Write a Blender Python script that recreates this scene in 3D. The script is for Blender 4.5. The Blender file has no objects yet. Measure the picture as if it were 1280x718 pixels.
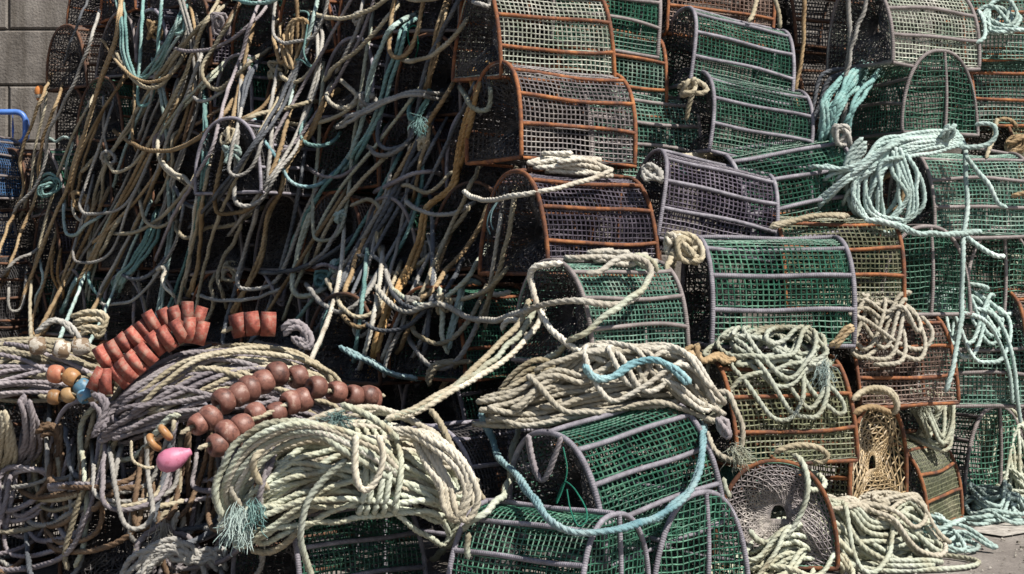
import bpy, math, random
import numpy as np
from mathutils import Vector, Matrix, Euler
from mathutils.bvhtree import BVHTree

random.seed(7)
RNG = np.random.default_rng(11)
SC = bpy.context.scene
COL = SC.collection
F, CAMZ, HY = 2000.0, 1.2, 330.0          # focal length in photo pixels, eye height (m), horizon row
CAM = Vector((0, 0, CAMZ))


def px(x, y, d):
    """photo pixel at distance d in front of the camera -> world point"""
    return Vector(((x - 640) / F * d, d, CAMZ - (y - HY) / F * d))


# ------------------------------------------------------------------ materials
def new_mat(name):
    m = bpy.data.materials.new(name)
    m.use_nodes = True
    nt = m.node_tree
    b = nt.nodes['Principled BSDF']
    return m, nt, b


def N(nt, typ, **kw):
    n = nt.nodes.new(typ)
    for k, v in kw.items():
        if k.startswith('i_'):
            n.inputs[k[2:].replace('_', ' ')].default_value = v
        else:
            setattr(n, k, v)
    return n


def ramp(nt, stops):
    r = nt.nodes.new('ShaderNodeValToRGB')
    els = r.color_ramp.elements
    while len(els) < len(stops):
        els.new(0.5)
    for e, (p, c) in zip(els, stops):
        e.position = p
        e.color = (*c, 1) if len(c) == 3 else c
    return r


def obj_coords(nt):
    """object coordinates shifted by the object's random number, so copies differ"""
    tc = N(nt, 'ShaderNodeTexCoord')
    oi = N(nt, 'ShaderNodeObjectInfo')
    mul = N(nt, 'ShaderNodeMath', operation='MULTIPLY')
    mul.inputs[1].default_value = 37.0
    nt.links.new(oi.outputs['Random'], mul.inputs[0])
    add = N(nt, 'ShaderNodeVectorMath', operation='ADD')
    nt.links.new(tc.outputs['Object'], add.inputs[0])
    nt.links.new(mul.outputs[0], add.inputs[1])
    return tc, oi, add.outputs[0]


def vary(nt, oi, col_out, amount=0.35):
    """per-object brightness variation"""
    mr = N(nt, 'ShaderNodeMapRange')
    mr.inputs['To Min'].default_value = 1 - amount
    mr.inputs['To Max'].default_value = 1 + amount
    nt.links.new(oi.outputs['Random'], mr.inputs['Value'])
    hs = N(nt, 'ShaderNodeHueSaturation')
    nt.links.new(mr.outputs[0], hs.inputs['Value'])
    nt.links.new(col_out, hs.inputs['Color'])
    return hs.outputs['Color']


def rope_mat(name, stops, fuzz=0.85, var=0.22, scale=5.0):
    m, nt, b = new_mat(name)
    tc, oi, vec = obj_coords(nt)
    n1 = N(nt, 'ShaderNodeTexNoise', i_Scale=scale, i_Detail=6.0, i_Roughness=0.65)
    nt.links.new(vec, n1.inputs['Vector'])
    r = ramp(nt, stops)
    nt.links.new(n1.outputs['Fac'], r.inputs['Fac'])
    # dirt caught in the lay, per strand fibre streaks from the UV (u metres along, v round the rope)
    mp = N(nt, 'ShaderNodeMapping')
    mp.inputs['Scale'].default_value = (22, 26, 1)
    nt.links.new(tc.outputs['UV'], mp.inputs['Vector'])
    n2 = N(nt, 'ShaderNodeTexNoise', i_Scale=1.0, i_Detail=4.0, i_Roughness=0.7)
    nt.links.new(mp.outputs[0], n2.inputs['Vector'])
    r2 = ramp(nt, [(0.30, (0.42, 0.38, 0.33)), (0.52, (0.95, 0.94, 0.92)), (0.75, (1.15, 1.13, 1.08))])
    nt.links.new(n2.outputs['Fac'], r2.inputs['Fac'])
    mx = N(nt, 'ShaderNodeMix', data_type='RGBA', blend_type='MULTIPLY')
    mx.inputs[0].default_value = 0.8
    nt.links.new(r.outputs[0], mx.inputs[6])
    nt.links.new(r2.outputs[0], mx.inputs[7])
    nt.links.new(vary(nt, oi, mx.outputs[2], var), b.inputs['Base Color'])
    bp = N(nt, 'ShaderNodeBump', i_Strength=fuzz, i_Distance=0.004)
    nt.links.new(n2.outputs['Fac'], bp.inputs['Height'])
    nt.links.new(bp.outputs[0], b.inputs['Normal'])
    b.inputs['Roughness'].default_value = 0.85
    b.inputs['Specular IOR Level'].default_value = 0.25
    return m


def net_mat(name, stops, scale=5.0, rough=0.55, var=0.25):
    m, nt, b = new_mat(name)
    tc, oi, vec = obj_coords(nt)
    n1 = N(nt, 'ShaderNodeTexNoise', i_Scale=scale, i_Detail=7.0, i_Roughness=0.72)
    nt.links.new(vec, n1.inputs['Vector'])
    r = ramp(nt, stops)
    nt.links.new(n1.outputs['Fac'], r.inputs['Fac'])
    n2 = N(nt, 'ShaderNodeTexNoise', i_Scale=70.0, i_Detail=3.0)
    nt.links.new(vec, n2.inputs['Vector'])
    r2 = ramp(nt, [(0.35, (0.5, 0.5, 0.5)), (0.6, (1, 1, 1)), (0.75, (1.5, 1.5, 1.45))])
    nt.links.new(n2.outputs['Fac'], r2.inputs['Fac'])
    mx = N(nt, 'ShaderNodeMix', data_type='RGBA', blend_type='MULTIPLY')
    mx.inputs[0].default_value = 0.9
    nt.links.new(r.outputs[0], mx.inputs[6])
    nt.links.new(r2.outputs[0], mx.inputs[7])
    nt.links.new(vary(nt, oi, mx.outputs[2], var), b.inputs['Base Color'])
    bp = N(nt, 'ShaderNodeBump', i_Strength=0.5, i_Distance=0.003)
    nt.links.new(n2.outputs['Fac'], bp.inputs['Height'])
    nt.links.new(bp.outputs[0], b.inputs['Normal'])
    b.inputs['Roughness'].default_value = rough
    return m


def frame_mat(name, stops, wrapped, rough):
    m, nt, b = new_mat(name)
    tc, oi, vec = obj_coords(nt)
    n1 = N(nt, 'ShaderNodeTexNoise', i_Scale=13.0, i_Detail=8.0, i_Roughness=0.78)
    nt.links.new(vec, n1.inputs['Vector'])
    r = ramp(nt, stops)
    nt.links.new(n1.outputs['Fac'], r.inputs['Fac'])
    nt.links.new(vary(nt, oi, r.outputs[0], 0.2), b.inputs['Base Color'])
    n2 = N(nt, 'ShaderNodeTexNoise', i_Scale=120.0, i_Detail=4.0)
    nt.links.new(vec, n2.inputs['Vector'])
    bp = N(nt, 'ShaderNodeBump', i_Strength=0.6, i_Distance=0.003)
    nt.links.new(n2.outputs['Fac'], bp.inputs['Height'])
    if wrapped:
        wv = N(nt, 'ShaderNodeTexWave', wave_type='BANDS', bands_direction='X', i_Scale=40.0, i_Distortion=2.5)
        nt.links.new(tc.outputs['UV'], wv.inputs['Vector'])
        b2 = N(nt, 'ShaderNodeBump', i_Strength=0.4, i_Distance=0.003)
        nt.links.new(wv.outputs['Fac'], b2.inputs['Height'])
        nt.links.new(bp.outputs[0], b2.inputs['Normal'])
        nt.links.new(b2.outputs[0], b.inputs['Normal'])
    else:
        nt.links.new(bp.outputs[0], b.inputs['Normal'])
    b.inputs['Roughness'].default_value = rough
    return m


R = {
    'cream': rope_mat('cream rope', [(0.3, (0.36, 0.32, 0.24)), (0.5, (0.54, 0.50, 0.41)), (0.7, (0.66, 0.63, 0.55))]),
    'white': rope_mat('off white rope', [(0.3, (0.36, 0.31, 0.24)), (0.48, (0.56, 0.53, 0.46)), (0.7, (0.70, 0.69, 0.63))]),
    'palegreen': rope_mat('pale green rope', [(0.3, (0.30, 0.25, 0.17)), (0.43, (0.43, 0.43, 0.33)), (0.55, (0.50, 0.54, 0.45)), (0.7, (0.62, 0.65, 0.58))]),
    'paleteal': rope_mat('pale teal rope', [(0.3, (0.24, 0.29, 0.26)), (0.5, (0.38, 0.50, 0.48)), (0.7, (0.56, 0.65, 0.63))]),
    'teal': rope_mat('teal rope', [(0.3, (0.09, 0.20, 0.20)), (0.5, (0.19, 0.34, 0.33)), (0.7, (0.38, 0.50, 0.48))]),
    'blueteal': rope_mat('blue teal rope', [(0.3, (0.12, 0.27, 0.32)), (0.5, (0.26, 0.43, 0.47)), (0.7, (0.48, 0.60, 0.61))]),
    'tan': rope_mat('tan rope', [(0.3, (0.20, 0.13, 0.07)), (0.5, (0.36, 0.26, 0.15)), (0.7, (0.48, 0.39, 0.26))]),
    'orange': rope_mat('golden tan rope', [(0.3, (0.27, 0.15, 0.06)), (0.5, (0.46, 0.29, 0.13)), (0.7, (0.55, 0.40, 0.22))]),
    'straw': rope_mat('straw rope', [(0.3, (0.27, 0.23, 0.15)), (0.5, (0.42, 0.37, 0.27)), (0.7, (0.53, 0.49, 0.39))]),
    'grey': rope_mat('grey rope', [(0.3, (0.20, 0.19, 0.18)), (0.5, (0.34, 0.33, 0.31)), (0.7, (0.48, 0.47, 0.44))]),
    'lilac': rope_mat('lilac grey rope', [(0.3, (0.17, 0.15, 0.17)), (0.5, (0.30, 0.27, 0.29)), (0.7, (0.42, 0.39, 0.40))]),
    'slate': rope_mat('slate rope', [(0.3, (0.06, 0.07, 0.08)), (0.5, (0.12, 0.13, 0.15)), (0.7, (0.22, 0.23, 0.24))]),
    'brown': rope_mat('brown rope', [(0.3, (0.09, 0.055, 0.035)), (0.5, (0.19, 0.125, 0.08)), (0.7, (0.30, 0.22, 0.15))]),
    'darkgreen': rope_mat('dark green twine', [(0.3, (0.01, 0.10, 0.07)), (0.5, (0.02, 0.22, 0.15)), (0.7, (0.08, 0.33, 0.24))]),
}
NM = {
    'green': net_mat('green netting', [(0.30, (0.006, 0.03, 0.018)), (0.5, (0.017, 0.10, 0.06)), (0.70, (0.13, 0.28, 0.19))]),
    'palegreen': net_mat('faded green netting', [(0.30, (0.025, 0.085, 0.06)), (0.5, (0.10, 0.22, 0.165)), (0.68, (0.33, 0.41, 0.34))]),
    'white': net_mat('bleached netting', [(0.30, (0.10, 0.20, 0.14)), (0.47, (0.36, 0.39, 0.31)), (0.66, (0.55, 0.54, 0.47))]),
    'greyviolet': net_mat('faded violet grey netting', [(0.30, (0.07, 0.06, 0.065)), (0.5, (0.25, 0.22, 0.22)), (0.70, (0.47, 0.43, 0.38))]),
    'purple': net_mat('black violet netting', [(0.30, (0.022, 0.017, 0.028)), (0.5, (0.075, 0.06, 0.085)), (0.70, (0.22, 0.19, 0.23))]),
    'brown': net_mat('brown netting', [(0.30, (0.05, 0.03, 0.025)), (0.5, (0.17, 0.11, 0.085)), (0.70, (0.34, 0.25, 0.20))]),
    'olive': net_mat('olive netting', [(0.30, (0.06, 0.07, 0.03)), (0.5, (0.20, 0.21, 0.12)), (0.70, (0.40, 0.37, 0.25))]),
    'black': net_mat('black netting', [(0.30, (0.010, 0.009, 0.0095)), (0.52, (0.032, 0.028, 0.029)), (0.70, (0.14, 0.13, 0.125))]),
    'blue': net_mat('blue netting', [(0.36, (0.008, 0.014, 0.03)), (0.5, (0.015, 0.06, 0.16)), (0.70, (0.08, 0.24, 0.44))]),
    'tan': net_mat('tan knotted netting', [(0.30, (0.25, 0.16, 0.07)), (0.5, (0.45, 0.33, 0.18)), (0.70, (0.60, 0.50, 0.34))]),
}
FM = {
    'lavender': frame_mat('lavender grey wrapped frame', [(0.3, (0.085, 0.08, 0.09)), (0.5, (0.205, 0.19, 0.22)), (0.7, (0.38, 0.36, 0.40))], True, 0.6),
    'grey': frame_mat('grey brown wrapped frame', [(0.3, (0.10, 0.085, 0.08)), (0.5, (0.20, 0.17, 0.165)), (0.7, (0.31, 0.27, 0.26))], True, 0.65),
    'rust': frame_mat('rusted frame', [(0.32, (0.035, 0.022, 0.02)), (0.46, (0.13, 0.05, 0.026)), (0.58, (0.27, 0.10, 0.034)), (0.72, (0.40, 0.19, 0.07))], False, 0.85),
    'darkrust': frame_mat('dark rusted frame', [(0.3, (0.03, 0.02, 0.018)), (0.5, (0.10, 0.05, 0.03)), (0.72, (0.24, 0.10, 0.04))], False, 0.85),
}


# ------------------------------------------------------------------ mesh building
class MB:
    def __init__(s):
        s.V, s.Q, s.UV, s.n = [], [], [], 0

    def add(s, V, Q, UV=None):
        V = np.asarray(V, np.float32).reshape(-1, 3)
        Q = np.asarray(Q, np.int64).reshape(-1, 4)
        if UV is None:
            UV = np.zeros((len(Q) * 4, 2), np.float32)
        s.V.append(V)
        s.Q.append(Q + s.n)
        s.UV.append(np.asarray(UV, np.float32).reshape(-1, 2))
        s.n += len(V)

    def mesh(s, name, smooth=True):
        V = np.concatenate(s.V)
        Q = np.concatenate(s.Q)
        UV = np.concatenate(s.UV)
        me = bpy.data.meshes.new(name)
        me.vertices.add(len(V))
        me.vertices.foreach_set('co', V.ravel())
        me.loops.add(Q.size)
        me.loops.foreach_set('vertex_index', Q.ravel().astype(np.int32))
        me.polygons.add(len(Q))
        me.polygons.foreach_set('loop_start', np.arange(0, Q.size, 4, dtype=np.int32))
        me.polygons.foreach_set('use_smooth', np.full(len(Q), smooth))
        me.update(calc_edges=True)
        uv = me.uv_layers.new(name='UVMap')
        uv.data.foreach_set('uv', UV.ravel())
        me.validate()
        return me


def link(name, me, mat=None, parent=None, loc=None):
    o = bpy.data.objects.new(name, me)
    COL.objects.link(o)
    if me is not None and mat is not None:
        if len(me.materials) == 0:
            me.materials.append(None)
        o.material_slots[0].link = 'OBJECT'
        o.material_slots[0].material = mat
    if parent is not None:
        o.parent = parent
    if loc is not None:
        o.location = loc
    return o


def tag(o, label=None, cat=None, group=None, kind=None):
    if label:
        o['label'] = label
    if cat:
        o['category'] = cat
    if group:
        o['group'] = group
    if kind:
        o['kind'] = kind
    return o


def catmull(P, step, closed=False):
    """smooth curve through P, resampled evenly by arc length"""
    P = np.asarray(P, float)
    if closed:
        A = np.vstack([P[-1], P, P[0], P[1]])
    else:
        A = np.vstack([2 * P[0] - P[1], P, 2 * P[-1] - P[-2]])
    out = []
    for i in range(1, len(A) - 2):
        p0, p1, p2, p3 = A[i - 1], A[i], A[i + 1], A[i + 2]
        k = max(3, int(np.linalg.norm(p2 - p1) / step) + 1)
        t = np.linspace(0, 1, k, endpoint=False)[:, None]
        out.append(0.5 * ((2 * p1) + (-p0 + p2) * t + (2 * p0 - 5 * p1 + 4 * p2 - p3) * t ** 2 + (-p0 + 3 * p1 - 3 * p2 + p3) * t ** 3))
    C = np.vstack(out + [A[-2][None]])
    return resample(C, step)


def resample(C, step):
    seg = np.linalg.norm(np.diff(C, axis=0), axis=1)
    s = np.concatenate([[0], np.cumsum(seg)])
    n = max(3, int(s[-1] / step) + 1)
    q = np.linspace(0, s[-1], n)
    return np.stack([np.interp(q, s, C[:, k]) for k in range(C.shape[1])], 1)


def frames(P):
    """parallel-transport frames"""
    n = len(P)
    T = np.gradient(P, axis=0)
    T /= np.linalg.norm(T, axis=1)[:, None] + 1e-12
    ref = np.array([0, 0, 1.0]) if abs(T[0, 2]) < 0.9 else np.array([1.0, 0, 0])
    nx, ny, nz = np.cross(T[0], ref)
    A = np.empty((n, 3))
    for i in range(n):
        tx, ty, tz = T[i]
        d = nx * tx + ny * ty + nz * tz
        nx -= d * tx; ny -= d * ty; nz -= d * tz
        l = math.sqrt(nx * nx + ny * ny + nz * nz) or 1e-9
        nx /= l; ny /= l; nz /= l
        A[i] = (nx, ny, nz)
    B = np.cross(T, A)
    return T, A, B


def add_tube(mb, P, r, sides=8, twist=0.0, lobes=None, taper=True):
    P = np.asarray(P, float)
    n = len(P)
    T, A, B = frames(P)
    s = np.concatenate([[0], np.cumsum(np.linalg.norm(np.diff(P, axis=0), axis=1))])
    phi = np.arange(sides) * 2 * math.pi / sides
    rr = np.full(sides, 1.0) if lobes is None else np.asarray(lobes)
    rad = np.full(n, r) if np.isscalar(r) else np.asarray(r)
    rad = rad.copy()
    if taper:
        rad[0] *= 0.15
        rad[-1] *= 0.15
    ang = phi[None, :] + (twist * s)[:, None]
    V = P[:, None, :] + rad[:, None, None] * rr[None, :, None] * (np.cos(ang)[..., None] * A[:, None, :] + np.sin(ang)[..., None] * B[:, None, :])
    i = np.arange(n - 1)[:, None]
    j = np.arange(sides)[None, :]
    j2 = (j + 1) % sides
    Q = np.stack(np.broadcast_arrays(i * sides + j, (i + 1) * sides + j, (i + 1) * sides + j2, i * sides + j2), -1).reshape(-1, 4)
    su, su2 = s[:-1][:, None], s[1:][:, None]
    v, v2 = j / sides, (j + 1) / sides
    one = np.ones((n - 1, sides))
    UV = np.stack([np.stack([su * one, v * one], -1), np.stack([su2 * one, v * one], -1), np.stack([su2 * one, v2 * one], -1), np.stack([su * one, v2 * one], -1)], 2)
    mb.add(V, Q, UV)


LOBES = 0.74 + 0.26 * np.abs(np.cos(1.5 * np.arange(12) * 2 * math.pi / 12))


def wob(n, step, amp, wl, rng=RNG, dims=3):
    """slow random wander"""
    s = np.arange(n) * step
    W = np.zeros((n, dims))
    for k in range(4):
        f = 2 * math.pi / (wl * (0.5 + rng.random() * 1.5))
        W += np.sin(s[:, None] * f + rng.random(dims) * 6.28) * rng.normal(0, 1, dims)
    return W * amp * 0.5


def rope_into(mb, P, r, jit=0.35, lay=True):
    """a three-strand laid rope along P (world points)"""
    pitch = 7.0 * r
    step = pitch / 7.0
    C = catmull(P, step)
    C = C + wob(len(C), step, r * jit, 0.22)
    if len(C) < 4:
        return
    if lay:
        add_tube(mb, C, r * (1 + 0.06 * np.sin(np.arange(len(C)) * step * 17)), 12, 2 * math.pi / pitch, LOBES)
    else:
        add_tube(mb, C, r, 6)


def make_rope(name, paths, r, mat, label, cat, group=None, jit=0.22, lay=True):
    mb = MB()
    for P in paths:
        rope_into(mb, P, r, jit, lay)
    o = link(name, mb.mesh(name), R[mat])
    return tag(o, label, cat, group)


# ------------------------------------------------------------------ the creel
CL, CW, CH = 0.51, 0.44, 0.38


def profile(n):
    t = np.linspace(0, math.pi, 600)
    e = 0.84
    y = CW / 2 * np.sign(np.cos(t)) * np.abs(np.cos(t)) ** e
    z = CH * np.abs(np.sin(t)) ** 0.88
    C = np.stack([y, z], 1)
    return _res(C, n)


def _res(C, n):
    seg = np.linalg.norm(np.diff(C, axis=0), axis=1)
    s = np.concatenate([[0], np.cumsum(seg)])
    q = np.linspace(0, s[-1], n)
    return np.stack([np.interp(q, s, C[:, k]) for k in range(2)], 1)


def strands(mb, G, nrm, r, closed=False):
    """square-section strands along axis 1 of the node grid G (lines, n, 3)"""
    Ln, n, _ = G.shape
    if closed:
        T = np.roll(G, -1, 1) - np.roll(G, 1, 1)
    else:
        T = np.gradient(G, axis=1)
    T /= np.linalg.norm(T, axis=2, keepdims=True) + 1e-9
    B = np.cross(T, nrm)
    B /= np.linalg.norm(B, axis=2, keepdims=True) + 1e-9
    A = np.cross(B, T)
    V = np.stack([G + r * A, G + r * B, G - r * A, G - r * B], 2)      # Ln,n,4,3
    idx = np.arange(Ln * n * 4).reshape(Ln, n, 4)
    a = idx if closed else idx[:, :-1]
    b = np.roll(idx, -1, 1) if closed else idx[:, 1:]
    Q = np.stack([a, b, np.roll(b, -1, 2), np.roll(a, -1, 2)], -1)
    mb.add(V, Q)


def side_net(seed, r=0.0027):
    rng = np.random.default_rng(seed)
    nu, nv = 26, 50
    pf = profile(nv)
    u = np.linspace(-CL / 2, CL / 2, nu)
    G = np.zeros((nu, nv, 3))
    G[..., 0] = u[:, None]
    G[..., 1] = pf[None, :, 0]
    G[..., 2] = pf[None, :, 1]
    c = np.array([0, 0, CH * 0.35])
    nrm = G - c
    nrm[..., 0] = 0
    nrm /= np.linalg.norm(nrm, axis=2, keepdims=True)
    U, Vv = np.meshgrid(np.linspace(0, 1, nu), np.linspace(0, 1, nv), indexing='ij')
    env = np.sin(math.pi * U) ** 0.5 * np.abs(np.sin(math.pi * Vv * 5))
    sag = np.zeros_like(U)
    for k in range(4):
        sag += np.sin(U * rng.uniform(3, 11) + Vv * rng.uniform(3, 15) + rng.uniform(0, 6)) * 0.5
    G -= nrm * (0.005 + env * (0.008 + 0.003 * sag))[..., None]
    sh = np.zeros_like(U)
    for k in range(3):
        sh += np.sin(U * rng.uniform(2, 9) + Vv * rng.uniform(4, 16) + rng.uniform(0, 6))
    edge = np.sin(math.pi * U) ** 0.4
    G[..., 0] += sh * 0.0022 * edge
    sh2 = np.sin(U * rng.uniform(5, 11) + Vv * 9 + rng.uniform(0, 6))
    G[..., 1] += 0.002 * sh2 * edge
    G[..., 2] += 0.0025 * np.sin(U * rng.uniform(4, 9) + Vv * 12 + rng.uniform(0, 6)) * edge * (G[..., 2] > 0.03)
    G += rng.normal(0, 0.0006, G.shape)
    mb = MB()
    strands(mb, G, nrm, r)
    strands(mb, G.transpose(1, 0, 2), nrm.transpose(1, 0, 2), r)
    return mb.mesh('side_netting', False)


def base_net(seed, r=0.0030):
    rng = np.random.default_rng(seed)
    nu, nv = 22, 18
    G = np.zeros((nu, nv, 3))
    G[..., 0] = np.linspace(-CL / 2, CL / 2, nu)[:, None]
    G[..., 1] = np.linspace(-CW / 2, CW / 2, nv)[None]
    G[..., 2] = 0.008
    G += rng.normal(0, 0.002, G.shape)
    nrm = np.zeros_like(G)
    nrm[..., 2] = 1
    mb = MB()
    strands(mb, G, nrm, r)
    strands(mb, G.transpose(1, 0, 2), nrm.transpose(1, 0, 2), r)
    return mb.mesh('base_netting', False)


def hoop_pts(n):
    """closed D outline, (n,2)"""
    pf = profile(400)
    C = np.vstack([pf, pf[:1]])
    return _res(C, n + 1)[:-1]


def grid_end(seed, r=0.0027):
    """flat square netting across an end, clipped to the D"""
    rng = np.random.default_rng(seed)
    pf = profile(400)
    mb = MB()
    x = CL / 2 - 0.004

    def warp(y, z):
        e = np.clip((CW / 2 - np.abs(y)) * 12, 0, 1) * np.clip(z * 12, 0, 1)
        return np.stack([x - 0.012 * e * np.sin(y * 9 + ph[0]) * np.sin(z * 11 + ph[1]), y + 0.006 * np.sin(z * 25 + ph[2]) * e, z + 0.005 * np.sin(y * 22 + ph[3]) * e], -1)
    ph = rng.uniform(0, 6, 4)
    nr = np.array([1.0, 0, 0])
    for y in np.arange(-CW / 2 + 0.016, CW / 2 - 0.01, 0.024):
        half = pf[:200] if y > 0 else pf[200:]
        k = np.argsort(half[:, 0])
        top = float(np.interp(y, half[k, 0], half[k, 1]))
        z = np.linspace(0.0, top, max(4, int(top / 0.024) + 1))
        G = warp(np.full_like(z, y), z)[None]
        G = G + rng.normal(0, 0.0012, G.shape)
        strands(mb, G, np.broadcast_to(nr, G.shape), r)
    right = pf[:200]
    for z in np.arange(0.02, CH - 0.008, 0.024):
        k = np.argsort(right[:, 1])
        w = float(np.interp(z, right[k, 1], right[k, 0]))
        y = np.linspace(-w, w, max(4, int(2 * w / 0.024) + 1))
        G = warp(y, np.full_like(y, z))[None]
        G = G + rng.normal(0, 0.0012, G.shape)
        strands(mb, G, np.broadcast_to(nr, G.shape), r)
    return mb.mesh('end_netting', False)


def web_end(seed, nrad=46, nring=11, r=0.0030, depth=0.13, jit=1.0):
    """knotted funnel netting drawn in towards an eye, on the -x end"""
    rng = np.random.default_rng(seed)
    D = hoop_pts(nrad)
    eye = np.array([rng.uniform(-0.03, 0.03), CH * rng.uniform(0.38, 0.52)])
    k = np.linspace(0, 1, nring)
    G = np.zeros((nring, nrad, 3))
    f = 1 - 0.86 * k ** 0.9
    G[..., 1] = eye[0] + (D[None, :, 0] - eye[0]) * f[:, None]
    G[..., 2] = eye[1] + (D[None, :, 1] - eye[1]) * f[:, None]
    G[..., 0] = -CL / 2 + 0.004 + depth * (k ** 1.6)[:, None]
    env = np.sin(math.pi * np.minimum(k * 1.1, 1))[:, None, None]
    G += rng.normal(0, 0.005 * jit, G.shape) * env
    ang = np.linspace(0, 2 * math.pi, nrad, endpoint=False)
    G[..., 0] += (0.02 * np.sin(ang * 3 + rng.uniform(0, 6)))[None] * env[..., 0]
    # every second ring is turned half a mesh so that the radials zigzag into diamonds
    half = (np.roll(G, -1, 1) + G) / 2
    G[1::2] = half[1::2]
    nr = np.broadcast_to(np.array([-1.0, 0, 0]), G.shape)
    mb = MB()
    strands(mb, G[1:], nr[1:], r * 0.8, closed=True)
    Gt = G.transpose(1, 0, 2)
    nt_ = nr.transpose(1, 0, 2)
    strands(mb, Gt, nt_, r)
    Gz = G.copy()
    Gz[1::2] = np.roll(Gz[1::2], 1, 1)
    strands(mb, Gz.transpose(1, 0, 2), nt_, r)
    return mb.mesh('end_netting', False)


def frame_mesh(r, bars_z=(0.33, 0.64, 0.90), upright=True, mid=False, seed=0):
    rng = np.random.default_rng(seed)
    mb = MB()
    D = hoop_pts(72)
    xs = [-CL / 2, CL / 2] + ([0.0] if mid else [])
    for x in xs:
        C = np.column_stack([np.full(len(D), x), D])
        C = np.vstack([C, C[:2]])
        C[:, 0] += 0.006 * np.sin(np.linspace(0, 6.28 * 2, len(C)) + rng.uniform(0, 6))
        add_tube(mb, C, r, 8, taper=False)
    pf = profile(400)
    posns = [(CW / 2, 0.0), (-CW / 2, 0.0), (0, CH)]
    for z in bars_z:
        i = int(np.argmin(np.abs(pf[:200, 1] - z * CH)))
        posns += [(pf[i, 0], pf[i, 1]), (-pf[i, 0], pf[i, 1])]
    for y, z in posns:
        x = np.linspace(-CL / 2, CL / 2, 14)
        e = np.sin(math.pi * np.linspace(0, 1, 14))
        P = np.column_stack([x, y + 0.008 * e * rng.normal(), z + 0.008 * e * rng.normal() + 0.003 * np.sin(x * 14 + rng.uniform(0, 6))])
        add_tube(mb, P, r * 0.92, 8, taper=False)
    if upright:
        z = np.linspace(0, CH, 8)
        P = np.column_stack([np.full(8, CL / 2 + r * 0.5), 0.02 + 0.01 * np.sin(z * 9), z])
        add_tube(mb, P, r * 0.9, 8, taper=False)
    return mb.mesh('frame')


FRAMES = {'lavender': [frame_mesh(0.0095, seed=s) for s in (1, 2)], 'grey': [frame_mesh(0.0090, seed=s) for s in (3, 4)],
          'rust': [frame_mesh(0.0085, seed=s) for s in (5, 6)], 'darkrust': [frame_mesh(0.0085, seed=7)]}
SIDES = [side_net(s) for s in range(5)]
BASES = [base_net(3)]
GRIDS = [grid_end(s) for s in (1, 2)]
WEBS = [web_end(s) for s in (1, 2, 3)]
COARSE = web_end(9, 24, 10, 0.0036, 0.012, 0.45)
FUNNEL = web_end(12, 44, 13, 0.0034, 0.025, 0.45)
HULLV, HULLF = [], []


def hull_profile():
    return _res(profile(400), 13)


HP = hull_profile()


def add_hull(M, s=1.0):
    base = len(HULLV)
    n = len(HP)
    for x in (-CL / 2, CL / 2):
        for y, z in HP:
            HULLV.append(M @ Vector((x * s, y * s, z * s)))
    for j in range(n - 1):
        HULLF.append((base + j, base + j + 1, base + n + j + 1, base + n + j))
    HULLF.append((base + n - 1, base, base + n, base + 2 * n - 1))
    HULLF.append(tuple(range(base, base + n)))
    HULLF.append(tuple(range(base + n, base + 2 * n)))


def add_blob(c, a, b, h, yaw=0):
    """ellipsoid in the ray-cast proxy only (never a scene object)"""
    base = len(HULLV)
    nu, nv = 14, 8
    for i in range(nv + 1):
        th = math.pi * i / nv
        for j in range(nu):
            ph = 2 * math.pi * j / nu
            x, y, z = a * math.sin(th) * math.cos(ph), b * math.sin(th) * math.sin(ph), h * math.cos(th)
            HULLV.append(Vector((c[0] + x * math.cos(yaw) - y * math.sin(yaw), c[1] + x * math.sin(yaw) + y * math.cos(yaw), c[2] + z)))
    for i in range(nv):
        for j in range(nu):
            HULLF.append((base + i * nu + j, base + i * nu + (j + 1) % nu, base + (i + 1) * nu + (j + 1) % nu, base + (i + 1) * nu + j))


def bvh():
    return BVHTree.FromPolygons([tuple(v) for v in HULLV], HULLF)


CREELS = 0


def twine_mesh(seed):
    """curls of mending twine and trapped weed on the netting"""
    rng = np.random.default_rng(seed)
    pf = profile(200)
    mb = MB()
    for _ in range(1):
        i = int(rng.uniform(8, 120))
        c = np.array([rng.uniform(-.21, .21), pf[i, 0], pf[i, 1]])
        for _ in range(7):
            P = [c + rng.normal(0, .004, 3)]
            for _ in range(5):
                P.append(P[-1] + rng.normal(0, .014, 3) + np.array([0, .002, -.004]))
            add_tube(mb, catmull(np.array(P), .006), .0019, 5)
    return mb.mesh('mending_twine')


TWINES = [twine_mesh(s) for s in range(6)]


def creel(loc, rot, s, frame, net, endnet, label, group=None, web=None, endgrid=None):
    global CREELS
    k = CREELS
    CREELS += 1
    e = bpy.data.objects.new('lobster_pot', None)
    COL.objects.link(e)
    e.empty_display_size = 0.1
    e.location = loc
    e.rotation_euler = rot
    e.scale = (s, s, s)
    tag(e, label, 'lobster pot', group)
    link('frame', FRAMES[frame][k % len(FRAMES[frame])], FM[frame], e)
    link('side_netting', SIDES[k % 5], NM[net], e)
    link('end_netting', web or WEBS[k % 3], NM[endnet], e)
    link('end_netting', GRIDS[k % 2], NM[endgrid or net], e)
    link('base_netting', BASES[0], NM['black' if net in ('purple', 'black', 'greyviolet') else net], e)
    M = Matrix.Translation(Vector(loc)) @ Euler(rot).to_matrix().to_4x4()
    add_hull(M, s)
    return e


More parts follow.
